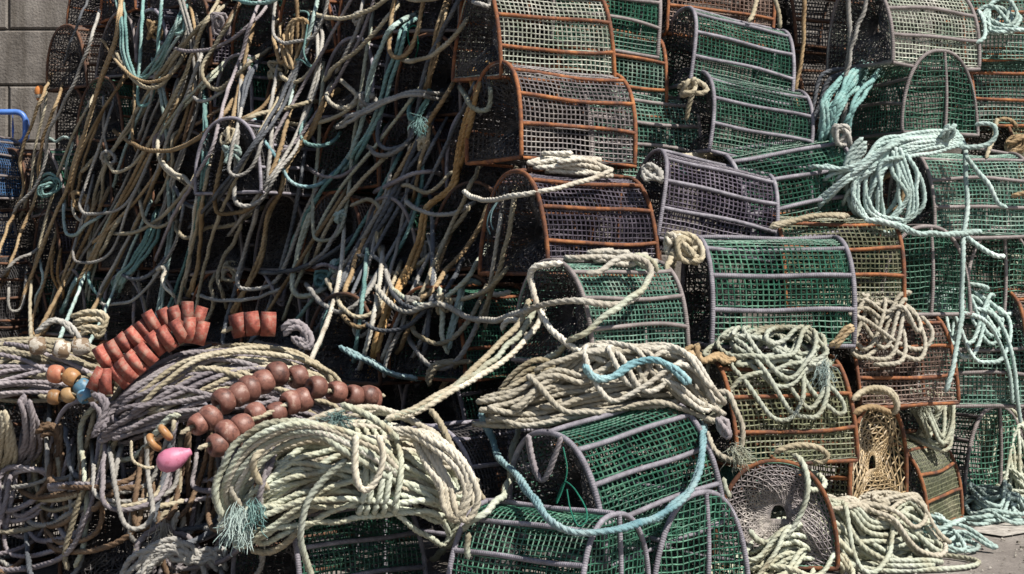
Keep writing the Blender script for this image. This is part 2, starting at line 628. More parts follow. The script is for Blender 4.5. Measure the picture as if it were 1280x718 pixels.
def creel_px(cx, cy, d, relyaw, frame, net, label, pitch=0, roll=0, s=1.0, endnet='black', group=None, web=None, endgrid=None):
    """creel whose middle is seen at (cx, cy), d metres out; relyaw is the turn against the sight line"""
    al = math.degrees(math.atan((cx - 640) / F))
    rot = Euler((math.radians(roll), math.radians(-pitch), math.radians(relyaw - al)), 'XYZ')
    c = px(cx, cy, d) - rot.to_matrix() @ Vector((0, 0, CH / 2 * s))
    c.z = max(c.z, 0.012)
    e = creel(c, rot, s, frame, net, endnet, label, group, web, endgrid)
    if CREELS % 2 and group is None and net != 'black':
        link('mending_twine', TWINES[CREELS // 2 % len(TWINES)], R[('darkgreen', 'paleteal', 'straw')[CREELS // 2 % 3]], e)
    return e

# ------------------------------------------------------------------ the stacked creels
# (middle x, middle y in photo pixels, distance, turn, frame, net, label, extras)
CP = creel_px
# corner column, from the top
CP(668, 44, 6.95, 27, 'rust', 'white', 'rusty lobster pot with bleached whitish netting at the top of the corner column', s=1.06, roll=4)
CP(690, 146, 6.80, 31, 'rust', 'greyviolet', 'rusty lobster pot with faded violet grey netting, second from top of the corner column', s=1.08, pitch=-2)
CP(712, 281, 6.45, 36, 'rust', 'purple', 'rusty lobster pot with black violet netting under a small cream rope coil', s=1.06, pitch=-1)
CP(752, 388, 6.02, 43, 'grey', 'palegreen', 'green netted lobster pot with brownish frame carrying a looped cream rope', s=0.98, endgrid='green')
CP(766, 592, 5.60, 44, 'lavender', 'green', 'tilted lavender framed green lobster pot under the large cream rope heap', pitch=9, roll=2, s=1.10)
CP(592, 590, 5.95, 52, 'lavender', 'black', 'lavender framed dark lobster pot end just left of the tilted green pot', s=1.0)
CP(686, 736, 5.30, -33, 'lavender', 'green', 'green lobster pot on the ground at the bottom edge with its arched end facing right', s=1.0)
CP(808, 692, 5.70, -46, 'lavender', 'green', 'green lobster pot on the ground whose barred arch end faces the viewer beside coarse rope', s=1.06)
CP(412, 690, 5.62, 34, 'lavender', 'green', 'lavender framed green lobster pot on the ground beneath the big pale rope hank', s=1.0)
# second column
CP(738, 16, 7.15, 22, 'grey', 'green', 'grey framed green lobster pot behind the topmost rusty pot', pitch=-6)
CP(746, 90, 7.12, 22, 'rust', 'palegreen', 'rusty lobster pot with pale green netting behind the corner column top', pitch=-7)
CP(784, 172, 7.05, 24, 'grey', 'palegreen', 'pale green lobster pot with grey brown bars behind the violet grey pot', pitch=-4, s=1.02)
CP(880, 258, 6.70, 22, 'lavender', 'purple', 'lavender framed black violet lobster pot sloping down to the right', pitch=-11, s=0.98)
CP(957, 363, 6.50, 17, 'lavender', 'green', 'large lavender framed green lobster pot seen side on in the middle of the right stack', s=1.13)
CP(958, 508, 6.30, 31, 'rust', 'olive', 'rusty olive netted lobster pot under a pale green rope bundle', s=1.04)
CP(960, 630, 6.20, 96, 'rust', 'green', 'rusty pot on the ground with its violet grey funnel end facing out', endnet='greyviolet', s=1.04, web=FUNNEL)
# third column
CP(908, 74, 7.15, 26, 'lavender', 'green', 'lavender framed green lobster pot sloping right, upper of two alike', pitch=-10, s=.94)
CP(928, 153, 7.0, 28, 'lavender', 'green', 'lavender framed green lobster pot sloping right, lower of two alike', pitch=-8, s=.94)
CP(974, 238, 6.92, 28, 'lavender', 'green', 'lavender framed green lobster pot tipped up to the right below the sloping pair', pitch=10, s=1.06)
CP(1030, 326, 6.75, 24, 'rust', 'olive', 'rusty olive lobster pot behind the large side-on green pot', s=1.02)
CP(1098, 447, 6.75, 36, 'rust', 'brown', 'very rusty brown netted lobster pot under a short cream rope coil', s=.96)
CP(882, 8, 7.45, 22, 'rust', 'brown', 'rusty brown netted lobster pot cut by the top edge above the sloping green pair', pitch=-5)
CP(1020, 562, 6.75, 150, 'rust', 'olive', 'rusty lobster pot with a slim sunlit end of coarse tan knotted netting', s=1.14, endnet='tan', web=COARSE)
CP(1122, 598, 7.05, 72, 'rust', 'olive', 'small looking rusty olive pot on the ground under a knotted hank', s=.98)
# right-hand stack
CP(1128, 36, 7.40, 42, 'grey', 'white', 'lobster pot with bleached side and dark end at the top of the right stack', s=1.02)
CP(1130, 122, 7.42, -50, 'grey', 'green', 'green lobster pot with barred arch end facing right near the top', s=.98)
CP(1200, 243, 7.20, 30, 'grey', 'palegreen', 'grey framed pale green lobster pot beneath the teal rope hank', s=0.98)
CP(1118, 338, 7.00, -58, 'grey', 'green', 'green lobster pot with dark barred arch end left of the hanging teal rope', s=0.98)
CP(1200, 338, 7.35, -46, 'grey', 'green', 'green lobster pot with barred arch end right of the hanging teal rope', s=0.98)
CP(1204, 448, 7.25, 14, 'grey', 'palegreen', 'faded green lobster pot side on under a pale teal rope coil', s=1.02)
CP(1186, 556, 8.25, -38, 'grey', 'green', 'green lobster pot on the ground with barred arch end beside pale teal rope', s=1.14)
CP(1250, 34, 7.75, 22, 'rust', 'palegreen', 'rusty pale green lobster pot at the top right corner under a rope loop', s=1.0)
CP(1262, 112, 7.75, 22, 'rust', 'palegreen', 'rusty pale green lobster pot at the right edge, second from the top', s=1.0)
CP(1290, 196, 7.75, 40, 'darkrust', 'olive', 'dark lobster pot end at the right edge beside the teal rope hank', s=1.0)
CP(1312, 290, 7.75, 35, 'darkrust', 'brown', 'dark brown lobster pot at the right edge below the dark end', s=1.0)
CP(1312, 415, 7.30, 35, 'rust', 'brown', 'rusty lobster pot arch just inside the right edge by pale teal ropes', s=1.0)
CP(1338, 520, 8.9, 40, 'rust', 'purple', 'dark violet funnel end of a lobster pot low at the right edge', s=1.0, endnet='purple')
# dark middle ground between the second and the right stack
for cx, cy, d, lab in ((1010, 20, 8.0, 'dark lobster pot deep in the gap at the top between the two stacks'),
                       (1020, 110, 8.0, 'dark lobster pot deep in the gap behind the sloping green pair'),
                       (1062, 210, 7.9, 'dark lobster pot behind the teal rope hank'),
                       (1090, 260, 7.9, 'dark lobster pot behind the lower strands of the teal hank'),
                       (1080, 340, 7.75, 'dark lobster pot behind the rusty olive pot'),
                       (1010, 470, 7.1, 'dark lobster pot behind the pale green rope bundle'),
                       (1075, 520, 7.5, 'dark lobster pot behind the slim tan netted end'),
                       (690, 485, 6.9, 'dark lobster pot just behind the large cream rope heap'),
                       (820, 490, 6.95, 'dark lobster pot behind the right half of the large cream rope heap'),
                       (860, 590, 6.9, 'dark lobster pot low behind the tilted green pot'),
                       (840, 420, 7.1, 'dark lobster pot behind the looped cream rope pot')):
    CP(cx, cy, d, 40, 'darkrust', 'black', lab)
# foreground creels on the left, in two layers, mostly under rope
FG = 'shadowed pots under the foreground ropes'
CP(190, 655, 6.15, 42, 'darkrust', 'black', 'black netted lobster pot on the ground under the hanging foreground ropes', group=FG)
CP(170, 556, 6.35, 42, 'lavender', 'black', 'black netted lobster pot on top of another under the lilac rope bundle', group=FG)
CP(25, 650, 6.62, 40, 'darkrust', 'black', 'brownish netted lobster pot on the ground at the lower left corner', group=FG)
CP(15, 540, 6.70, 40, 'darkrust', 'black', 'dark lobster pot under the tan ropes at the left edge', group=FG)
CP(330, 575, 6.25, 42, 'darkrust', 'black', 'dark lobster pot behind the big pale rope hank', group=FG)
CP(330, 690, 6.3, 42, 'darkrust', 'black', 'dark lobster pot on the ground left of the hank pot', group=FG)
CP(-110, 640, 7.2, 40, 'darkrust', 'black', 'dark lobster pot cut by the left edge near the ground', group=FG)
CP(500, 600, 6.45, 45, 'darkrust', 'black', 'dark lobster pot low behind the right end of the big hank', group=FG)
CP(640, 600, 6.62, 45, 'darkrust', 'black', 'dark lobster pot behind the blue teal rope', group=FG)
# the shadowed left face: ends of creels, seven columns, eight layers
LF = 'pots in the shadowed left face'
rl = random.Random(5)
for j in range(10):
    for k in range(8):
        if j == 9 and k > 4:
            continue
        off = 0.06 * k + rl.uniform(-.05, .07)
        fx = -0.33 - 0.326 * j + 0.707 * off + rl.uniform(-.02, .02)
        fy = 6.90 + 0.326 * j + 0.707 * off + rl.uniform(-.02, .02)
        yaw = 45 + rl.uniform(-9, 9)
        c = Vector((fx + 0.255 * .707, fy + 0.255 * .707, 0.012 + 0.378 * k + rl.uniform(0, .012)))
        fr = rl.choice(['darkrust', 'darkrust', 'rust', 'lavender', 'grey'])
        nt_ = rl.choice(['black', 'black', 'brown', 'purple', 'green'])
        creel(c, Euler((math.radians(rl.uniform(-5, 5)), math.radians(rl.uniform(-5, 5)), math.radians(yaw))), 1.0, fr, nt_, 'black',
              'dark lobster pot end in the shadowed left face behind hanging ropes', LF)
CP(326, 198, 7.95, 50, 'lavender', 'black', 'lavender framed lobster pot end jutting from the shadowed face below a knotted tan rope', s=0.95)
CP(585, 414, 6.85, 48, 'rust', 'green', 'rusty arch of a lobster pot left of the looped cream rope')
CP(478, 420, 7.1, 48, 'darkrust', 'black', 'dark lobster pot with thin rusty arch left of the white ropes')
# row above the frame so that the top of the stack throws its shade
for cx, cy, d, yw in ((640, -68, 7.1, 30), (770, -72, 7.5, 20), (890, -80, 7.5, 22), (1015, -70, 8.0, 40), (1125, -72, 7.5, 40)):
    CP(cx, cy, d, yw, 'rust', 'black', 'lobster pot of the highest row above the frame', group='pots of the highest row')
# blue netted creels by the wall
CP(-30, 208, 9.9, 46, 'grey', 'blue', 'blue netted lobster pot by the wall at the left edge, upper of two', endnet='blue')
CP(-48, 284, 9.9, 46, 'grey', 'blue', 'blue netted lobster pot by the wall at the left edge, lower of two', endnet='blue')
CP(-20, 360, 9.6, 46, 'darkrust', 'black', 'dark lobster pot under the blue netted pair at the left edge')
CP(-16, 440, 9.5, 46, 'darkrust', 'black', 'dark lobster pot on the ground at the left edge near the wall')
# second rank behind the shadowed face
for j in range(8):
    for k in range(8):
        c = Vector((-0.36 - 0.33 * j + 0.62 + 0.04 * k, 6.95 + 0.33 * j + 0.62 + 0.04 * k, 0.012 + 0.38 * k))
        creel(c, Euler((0, 0, math.radians(45 + rl.uniform(-6, 6)))), 1.0, 'darkrust', 'black', 'black',
              'dark lobster pot of the second rank inside the stack', 'pots deep inside the stack')
TREE = bvh()

# ------------------------------------------------------------------ rope tracing on the stack
def lean(x, y):
    """distance of the plane just in front of the shadowed left face along a sight line"""
    return (6.62 + 0.00035 * (330 - y)) / (1 + (x - 640) / F)


def gauss(a, k):
    w = np.exp(-0.5 * (np.arange(-2 * k, 2 * k + 1) / k) ** 2)
    w /= w.sum()
    return np.convolve(np.pad(a, 2 * k, mode='edge'), w, 'valid')


def cast(P, cap=None, off=0.04):
    d = np.empty(len(P))
    for i, (x, y) in enumerate(P):
        v = Vector(((x - 640) / F, 1.0, -(y - HY) / F))
        h, n, idx, dist = TREE.ray_cast(CAM, v.normalized())
        d[i] = h.y if h is not None else 99
        zg = -CAMZ / min(v.z, -1e-6)
        if v.z < 0:
            d[i] = min(d[i], zg - 0.02)
        c = cap if cap is not None else (lean(x, y) + 0.25 if x < 600 else 8.0)
        d[i] = min(d[i], c)
    k = 5
    e = np.array([d[max(0, i - k):i + k + 1].min() for i in range(len(d))])
    e = np.minimum(gauss(e, 4), d)
    return gauss(e, 3) - off


def trace(pts, off=0.04, cap=None, d=None, jit=0):
    """points in photo pixels -> a path lying on whatever stands there"""
    P = catmull(np.asarray(pts, float)[:, :2], 6.0)
    if jit:
        P = P + wob(len(P), 6.0, jit, 160, dims=2)
    if d is None:
        D = cast(P, cap, off)
    else:
        d = np.atleast_1d(np.asarray(d, float))
        D = np.interp(np.linspace(0, 1, len(P)), np.linspace(0, 1, len(d)), d) if len(d) > 1 else np.full(len(P), d[0])
    W = np.stack([(P[:, 0] - 640) / F * D, D, CAMZ - (P[:, 1] - HY) / F * D], 1)
    W[:, 2] = np.maximum(W[:, 2], 0.02)
    return W[::2] if len(W) > 6 else W


def tuck(P, depth=.045, span=.16):
    """both ends of a hanging rope run in between the pots behind"""
    P = np.asarray(P, float)
    s = np.concatenate([[0], np.cumsum(np.linalg.norm(np.diff(P, axis=0), axis=1))])
    e = np.minimum(s, s[-1] - s)
    k = np.clip(1 - e / min(span, s[-1] * .25 + 1e-6), 0, 1) ** 1.6 * depth
    C0 = np.array([0, 0, CAMZ])
    return C0 + (P - C0) * (1 + k)[:, None]


def T(name, box, pts, r, mat, label, n=1, spread=6, off=0.045, d=None, cap=None, cat='rope', group=None):
    """one rope given in the pixels of an enlarged crop of the photograph with its corner at BOX"""
    x0, y0 = box
    base = [(x0 + x / 2.977, y0 + y / 2.977) for x, y in pts]
    paths = []
    for i in range(n):
        q = base
        if n > 1:
            a, b2 = RNG.normal(0, spread), RNG.normal(0, spread)
            q = [(x + a + RNG.normal(0, spread * .4), y + b2 * .5 + RNG.normal(0, spread * .3)) for x, y in base]
        P = trace(q, off + 0.02 * i / max(n, 1), cap, d)
        paths.append(tuck(P) if name == 'hanging_rope' else P)
    return make_rope(name, paths, r, mat, label, cat, group)


# ------------------------------------------------------------------ heaps of rope laid down by height
class Heap:
    def __init__(s, c, half, ztop, maxdrop=0.30):
        s.c, s.h, s.cell = c, half, 0.008
        s.n = int(2 * half / s.cell) + 1
        s.H = np.full((s.n, s.n), np.nan)
        s.ztop, s.maxdrop, s.zmax = ztop, maxdrop, ztop + (0.07 if c[2] < 0.2 else 0.02)

    def base(s, i, j):
        v = s.H[i, j]
        if v != v:
            x, y = s.c[0] - s.h + i * s.cell, s.c[1] - s.h + j * s.cell
            h, n, idx, dd = TREE.ray_cast(Vector((x, y, s.ztop)), Vector((0, 0, -1)))
            z = h.z if h is not None else 0.0
            v = s.H[i, j] = max(z, 0.0, s.ztop - s.maxdrop)
        return v

    def lay(s, xy, r, press=0.62, stiff=4):
        xy = resample(np.asarray(xy, float), 0.012)
        n = len(xy)
        z = np.empty(n)
        I = np.clip(((xy[:, 0] - s.c[0] + s.h) / s.cell).astype(int), 2, s.n - 3)
        J = np.clip(((xy[:, 1] - s.c[1] + s.h) / s.cell).astype(int), 2, s.n - 3)
        blk = 64
        k = max(1, int(r / s.cell))
        for b0 in range(0, n, blk):
            b1 = min(n, b0 + blk)
            for q in range(b0, b1):
                i, j = I[q], J[q]
                z[q] = max(s.base(i, j), s.base(i + k, j), s.base(i - k, j), s.base(i, j + k), s.base(i, j - k)) + r
            lo = max(0, b0 - 6)
            for q in range(max(0, b0 - 6), max(0, b1 - 6)):
                i, j = I[q], J[q]
                t = z[q] + r * press
                for a in range(-k, k + 1):
                    for b in range(-k, k + 1):
                        if a * a + b * b <= k * k + 0.5 and 0 <= i + a < s.n and 0 <= j + b < s.n:
                            if not s.H[i + a, j + b] >= t:
                                s.H[i + a, j + b] = t
        e = np.array([z[max(0, i - 3):i + 4].max() for i in range(n)])
        z = gauss(np.minimum(gauss(e, stiff), e + 0.002), 3)
        k0 = s.zmax - .05 + wob(n, .012, .012, .5, dims=1)[:, 0]
        return np.column_stack([xy, np.where(z > k0, k0 + .06 * np.tanh((z - k0) / .06), z)])


def coil_path(c, a, b, turns, yaw, wander=0.25, rad=0.25, rng=RNG, mess=0.4):
    """loops of changing size and centre, part coil and part tangle"""
    n = int(turns * 26)
    th = np.linspace(0, 2 * math.pi * turns, n) + rng.random() * 6.28
    s = np.linspace(0, turns, n)

    def slow(f0, f1, k=4):
        w = np.zeros(n)
        for _ in range(k):
            w += np.sin(s * rng.uniform(f0, f1) * 6.28 + rng.random() * 6.28) * rng.normal(0, 0.6)
        return np.tanh(w * 0.8)
    m = 1 + rad * slow(0.15, 0.9)
    x = m * np.cos(th + 0.3 * slow(.2, .8)) + wander * slow(0.1, 0.6)
    y = m * np.sin(th) * (1 + 0.35 * slow(.2, .6)) + wander * slow(0.1, 0.6)
    x = a * ((1 - mess) * x + mess * 1.15 * slow(.35, 1.6, 5))
    y = b * ((1 - mess) * y + mess * 1.25 * slow(.35, 1.6, 5))
    cy, sy = math.cos(yaw), math.sin(yaw)
    return np.column_stack([c[0] + x * cy - y * sy, c[1] + x * sy + y * cy])


def coil(name, pxc, d, a, b, turns, yaw, r, mat, label, ztop=0.3, drop=0.3, wander=.25, rad=.25, heap=None, tails=(), cat='rope coil', mess=.4):
    r *= .86
    turns *= 1.25
    c = px(pxc[0], pxc[1], d)
    hp = heap or Heap(c, max(a, b) * 2.2 + .2, c.z + ztop, ztop + drop)
    P = hp.lay(coil_path(c, a, b, turns, yaw, wander, rad, mess=mess), r)
    paths = [P] + [trace(t, 0.02) for t in tails]
    make_rope(name, paths, r, mat, label, cat, jit=0.15)
    return hp


# heaps resting on the pots and on the ground
coil('rope_coil', (716, 224), 6.40, .19, .08, 6, .5, .0135, 'white', 'small cream rope coil on the rusty black violet pot', ztop=.10, drop=.15, wander=.2,
     tails=[[(765, 212), (735, 226), (690, 236), (640, 246), (600, 250), (575, 236)]])
coil('rope_coil', (760, 350), 5.98, .20, .07, 4, .5, .0135, 'white', 'looped cream rope lying over the green pot with brownish frame', ztop=.10, drop=.2, wander=.2, rad=.12)
H1 = coil('rope_heap', (745, 498), 5.66, .38, .12, 17, .15, .0135, 'cream', 'large cream rope heap on the tilted lavender framed pot', ztop=.15, drop=.10, mess=.65)
coil('rope_heap', (810, 500), 5.72, .27, .12, 9, .1, .0130, 'white', 'whitish rope tangled through the large cream heap', ztop=.16, heap=H1)
coil('rope_heap', (668, 498), 5.75, .17, .11, 6, .3, .0130, 'straw', 'straw loops at the left end of the large cream heap', ztop=.16, heap=H1)
coil('rope_coil', (968, 456), 6.20, .25, .13, 13, .25, .0125, 'palegreen', 'pale green rope bundle draped over the rusty olive pot', ztop=.12, drop=.22, wander=.18,
     tails=[[(1000, 462), (1015, 490), (1040, 512), (1052, 520), (1055, 505), (1035, 480), (1015, 455)]])
coil('rope_coil', (1098, 408), 6.58, .20, .11, 8, .3, .0125, 'cream', 'short cream rope coil on the very rusty brown pot', ztop=.10, drop=.16, wander=.15,
     tails=[[(1060, 392), (1090, 405), (1115, 425), (1140, 436), (1160, 432), (1165, 412), (1150, 395)]])
coil('rope_coil', (1210, 398), 7.08, .20, .10, 9, .2, .0125, 'paleteal', 'pale teal rope coil on the faded green side-on pot', ztop=.12, drop=.2, wander=.2,
     tails=[[(1215, 385), (1240, 392), (1258, 420), (1268, 460), (1272, 500), (1276, 530)], [(1200, 390), (1232, 402), (1250, 430), (1262, 470), (1266, 505)]])
coil('rope_coil', (1160, 527), 7.0, .12, .08, 8, .2, .0125, 'palegreen', 'knotted pale green hank on the small rusty olive pot', ztop=.12, drop=.14, wander=.15)
coil('rope_coil', (868, 222), 6.85, .16, .08, 6, .3, .0120, 'straw', 'small straw rope coil between the pale green and the black violet pot', ztop=.08, drop=.15, wander=.2)
coil('rope_coil', (1285, 362), 7.4, .16, .12, 9, .2, .0125, 'palegreen', 'pale ropes piled at the right edge above the rusty arch', ztop=.14, drop=.25)
coil('rope_coil', (1250, 6), 7.5, .14, .08, 4, .2, .0130, 'paleteal', 'pale rope loops on the pot in the top right corner', ztop=.10, drop=.15,
     tails=[[(1222, 12), (1232, 35), (1226, 52), (1214, 55)]])
G1 = coil('rope_heap', (1062, 694), 6.42, .40, .24, 30, .1, .0135, 'palegreen', 'big heap of pale green cream rope on the ground right of the violet funnel pot', ztop=.15, drop=.6, wander=.3)
coil('rope_heap', (1080, 690), 6.45, .33, .2, 12, .4, .0130, 'cream', 'cream rope loops over the big ground heap', ztop=.18, heap=G1, wander=.3)
coil('rope_heap', (985, 722), 6.0, .26, .13, 16, .3, .0130, 'palegreen', 'pale green rope heap on the ground at the bottom edge', ztop=.14, drop=.6, wander=.3)
coil('rope_heap', (1160, 684), 6.7, .22, .14, 9, .2, .0120, 'paleteal', 'flat pale teal loops at the right fringe of the ground heap', ztop=.07, drop=.6)
coil('rope_heap', (1238, 640), 7.60, .17, .30, 15, -.3, .0130, 'paleteal', 'pale teal rope coiled on the ground at the right', ztop=.2, drop=.6, wander=.2)
coil('rope_heap', (1275, 600), 8.1, .2, .3, 12, .1, .0130, 'palegreen', 'pale green rope heap on the ground cut by the right edge', ztop=.3, drop=.6)
coil('rope_heap', (470, 722), 5.3, .22, .06, 8, .1, .0125, 'straw', 'straw rope heap on the ground before the hank pot at the bottom edge', ztop=.15, drop=.6)


# ------------------------------------------------------------------ big hanks and floats in the foreground
def hank(name, c, yaw, Ln, Hh, D, n, r, mat, label, droop=0.10, seed=1, wraps=None, ext=0.05):
    r *= .86
    n = int(n * 1.25)
    rng = np.random.default_rng(seed)
    ca, sa = math.cos(yaw), math.sin(yaw)

    def W(s, p, q):
        return (c[0] + s * ca + p * sa, c[1] + s * sa - p * ca, c[2] + q)
    pts = []
    for i in range(n):
        ph = rng.uniform(-0.35, math.pi * 0.95)
        rho = rng.uniform(0.68, 1.06)
        half = Ln / 2 * rng.uniform(0.82, 1.06)
        ss = np.linspace(-half, half, 11)
        if i % 2:
            ss = ss[::-1]
        drift = rng.normal(0, 0.48)
        k = rng.uniform(0, 6)
        for s in ss:
            a = ph + drift * s / half + 0.22 * math.sin(s * 7 + k)
            e = 1 - 0.35 * abs(s / (Ln / 2)) ** 3
            p = math.cos(a) * D / 2 * rho * e
            q = math.sin(a) * Hh * rho * e - droop * (s / (Ln / 2)) ** 2
            pts.append(W(s, p, q))
        s2 = ss[-1] + math.copysign(ext * rng.uniform(.5, 1.5), ss[-1])
        pts.append(W(s2, math.cos(ph) * D / 2 * .4 + rng.normal(0, .03), -droop * 1.15 + Hh * rng.uniform(-.35, .45)))
    paths = [np.array(pts)]
    if wraps:
        for s0 in wraps:
            th = np.linspace(-0.2, math.pi * 2 - .2, 16)
            paths.append(np.array([W(s0 + 0.012 * math.sin(3 * t), math.cos(t) * (D / 2 + r * 1.6), max(math.sin(t), -.35) * (Hh + r * 1.6)) for t in th]))
    o = make_rope(name, paths, r, mat, label, 'rope hank', jit=0.2)
    add_blob((c[0], c[1], c[2] - droop * .3), Ln / 2, D / 2 * .95, Hh * .95, yaw)
    return o


def pc(x, y, d):
    p = px(x, y, d)
    return (p.x, p.y, p.z)


hank('rope_hank', pc(438, 606, 5.42), 0.22, .70, .19, .34, 52, .0135, 'palegreen', 'big pale green cream rope hank bound on the front pot', droop=.10, seed=4,
     wraps=[.02, .045, .075, .10, .135])
hank('rope_hank', pc(446, 584, 5.44), 0.22, .66, .20, .30, 18, .0135, 'cream', 'cream strands laid over the big pale green hank', droop=.08, seed=8)
hank('rope_hank', pc(285, 492, 6.1), 0.20, .80, .16, .44, 46, .0125, 'lilac', 'lilac grey rope bundle on the dark pots behind the brown floats', droop=.09, seed=14)
hank('rope_hank', pc(300, 488, 6.08), 0.20, .74, .17, .44, 14, .0125, 'straw', 'straw strands among the lilac grey bundle', droop=.08, seed=15)
hank('rope_hank', pc(40, 472, 6.45), 0.12, .80, .15, .46, 46, .0120, 'straw', 'straw grey rope bundle at the left edge beside the small floats', droop=.07, seed=21)
hank('rope_hank', pc(30, 480, 6.4), 0.12, .70, .16, .46, 18, .0120, 'lilac', 'lilac strands among the straw bundle at the left edge', droop=.07, seed=22)
TREE = bvh()


def lathe(mb, prof, seg=24, M=None):
    V = []
    m = len(prof)
    for j in range(seg):
        a = 2 * math.pi * j / seg
        for (x, rr) in prof:
            v = Vector((x, rr * math.cos(a), rr * math.sin(a)))
            V.append(tuple(M @ v) if M else tuple(v))
    Q = []
    for j in range(seg):
        for i in range(m - 1):
            Q.append((j * m + i, j * m + i + 1, ((j + 1) % seg) * m + i + 1, ((j + 1) % seg) * m + i))
    mb.add(V, Q)


def disc_prof(R0, t, hole=.013, rd=.017):
    P = [(-t / 2 + .004, hole)]
    P += [(-t / 2, R0 * .6)]
    for a in np.linspace(0, math.pi / 2, 5):
        P.append((-t / 2 + rd * (1 - math.sin(a)) * 0.9, R0 - rd * (1 - math.sin(a + .0)) if 0 else R0 - rd + rd * math.sin(a)))
    for a in np.linspace(0, math.pi / 2, 5):
        P.append((t / 2 - rd * (1 - math.cos(a)) * .9, R0 - rd + rd * math.cos(a)))
    P += [(t / 2, R0 * .6), (t / 2 - .004, hole), (-t / 2 + .004, hole)]
    return P


def egg_prof(R0, t, hole=.014):
    P = [(-t / 2 + .006, hole)]
    for a in np.linspace(-1.25, 1.25, 13):
        P.append((t / 2 * math.sin(a) / math.sin(1.25), hole + (R0 - hole) * math.cos(a) ** .62 if math.cos(a) > 0 else hole))
    P += [(t / 2 - .006, hole), (-t / 2 + .006, hole)]
    return P


def float_mat(name, c0, c1, dirt=(0.30, 0.24, 0.17), rough=.5, wear=.62):
    m, nt, b = new_mat(name)
    tc, oi, vec = obj_coords(nt)
    n1 = N(nt, 'ShaderNodeTexNoise', i_Scale=32.0, i_Detail=8.0, i_Roughness=.75)
    nt.links.new(vec, n1.inputs['Vector'])
    r = ramp(nt, [(.38, c0), (.49, c1), (wear - .06, c1), (wear + .01, dirt)])
    nt.links.new(n1.outputs['Fac'], r.inputs['Fac'])
    nt.links.new(vary(nt, oi, r.outputs[0], .3), b.inputs['Base Color'])
    n2 = N(nt, 'ShaderNodeTexNoise', i_Scale=55.0, i_Detail=5.0)
    nt.links.new(vec, n2.inputs['Vector'])
    bp = N(nt, 'ShaderNodeBump', i_Strength=.35, i_Distance=.004)
    nt.links.new(n2.outputs['Fac'], bp.inputs['Height'])
    nt.links.new(bp.outputs[0], b.inputs['Normal'])
    b.inputs['Roughness'].default_value = rough
    return m


FLM = {'red': float_mat('brick red float', (.16, .04, .03), (.30, .075, .05), dirt=(.30, .15, .11), rough=.7, wear=.57),
       'brown': float_mat('brown float', (.085, .036, .028), (.19, .082, .06), dirt=(.30, .19, .15), rough=.5, wear=.62),
       'pink': float_mat('pink float', (.30, .08, .13), (.38, .13, .20), rough=.5, wear=.7),
       'blue': float_mat('blue float', (.05, .15, .25), (.11, .25, .36), rough=.5),
       'amber': float_mat('amber float', (.20, .095, .04), (.29, .15, .06), rough=.45),
       'rustred': float_mat('rust red float', (.28, .09, .05), (.36, .14, .08), rough=.55),
       'ochre': float_mat('ochre float', (.24, .14, .06), (.33, .21, .10), rough=.5),
       'white': float_mat('dirty white float', (.40, .35, .28), (.58, .54, .47), dirt=(.22, .15, .09), rough=.7, wear=.5)}


def floats(name, spine, d, kinds, label, shape='disc', R0=.056, t=.036, gap=1.04, cord='straw', jr=.06, seed=0, tilt=.0):
    """a cord through a row of floats; every float is a part of the string"""
    rng = random.Random(seed)
    dd = np.atleast_1d(np.asarray(d, float))
    C2 = catmull(np.asarray(spine, float), 3.0)
    D = np.interp(np.linspace(0, 1, len(C2)), np.linspace(0, 1, len(dd)), dd) if len(dd) > 1 else np.full(len(C2), dd[0])
    C = resample(np.stack([(C2[:, 0] - 640) / F * D, D, CAMZ - (C2[:, 1] - HY) / F * D], 1), .004)
    root = bpy.data.objects.new(name, None)
    COL.objects.link(root)
    root.location = C[0]
    root.empty_display_size = .05
    tag(root, label, 'float string')
    inv = Matrix.Translation(-Vector(C[0]))
    mb = MB()
    rope_into(mb, C[::3] - C[0], .010, .1)
    link('cord', mb.mesh('cord'), R[cord], root)
    protos = []
    for v in range(3):
        m2 = MB()
        k = 1 + (v - 1) * jr * .5
        lathe(m2, disc_prof(R0 * k, t) if shape == 'disc' else egg_prof(R0 * k, t))
        protos.append(m2.mesh('float'))
    s, i = t / 2, 0
    L_ = (len(C) - 1) * .004
    while s < L_ - t / 2:
        q = min(int(s / .004), len(C) - 3)
        tan = Vector(C[min(q + 3, len(C) - 1)] - C[max(q - 3, 0)]).normalized()
        tl = .03 if shape == 'disc' else .10
        tan = (tan + Vector((rng.gauss(0, tl), rng.gauss(0, tl), rng.gauss(0, tl)))).normalized()
        kind = kinds[i % len(kinds)] if isinstance(kinds, (list, tuple)) else kinds
        o = link('float', protos[rng.randrange(3)], FLM[kind], root)
        o.rotation_euler = tan.to_track_quat('X', 'Z').to_euler()
        k_ = jr * .06
        o.location = Vector(C[q]) - Vector(C[0]) + Vector((rng.gauss(0, k_), rng.gauss(0, k_), rng.gauss(0, k_)))
        o.scale = (rng.uniform(1 - jr * .5, 1 + jr * .5),) + (rng.uniform(1 - jr * .4, 1 + jr * .4),) * 2
        s += t * gap * (rng.uniform(.98, 1.03) if shape == 'disc' else rng.uniform(.98, 1.10))
        i += 1
    return root


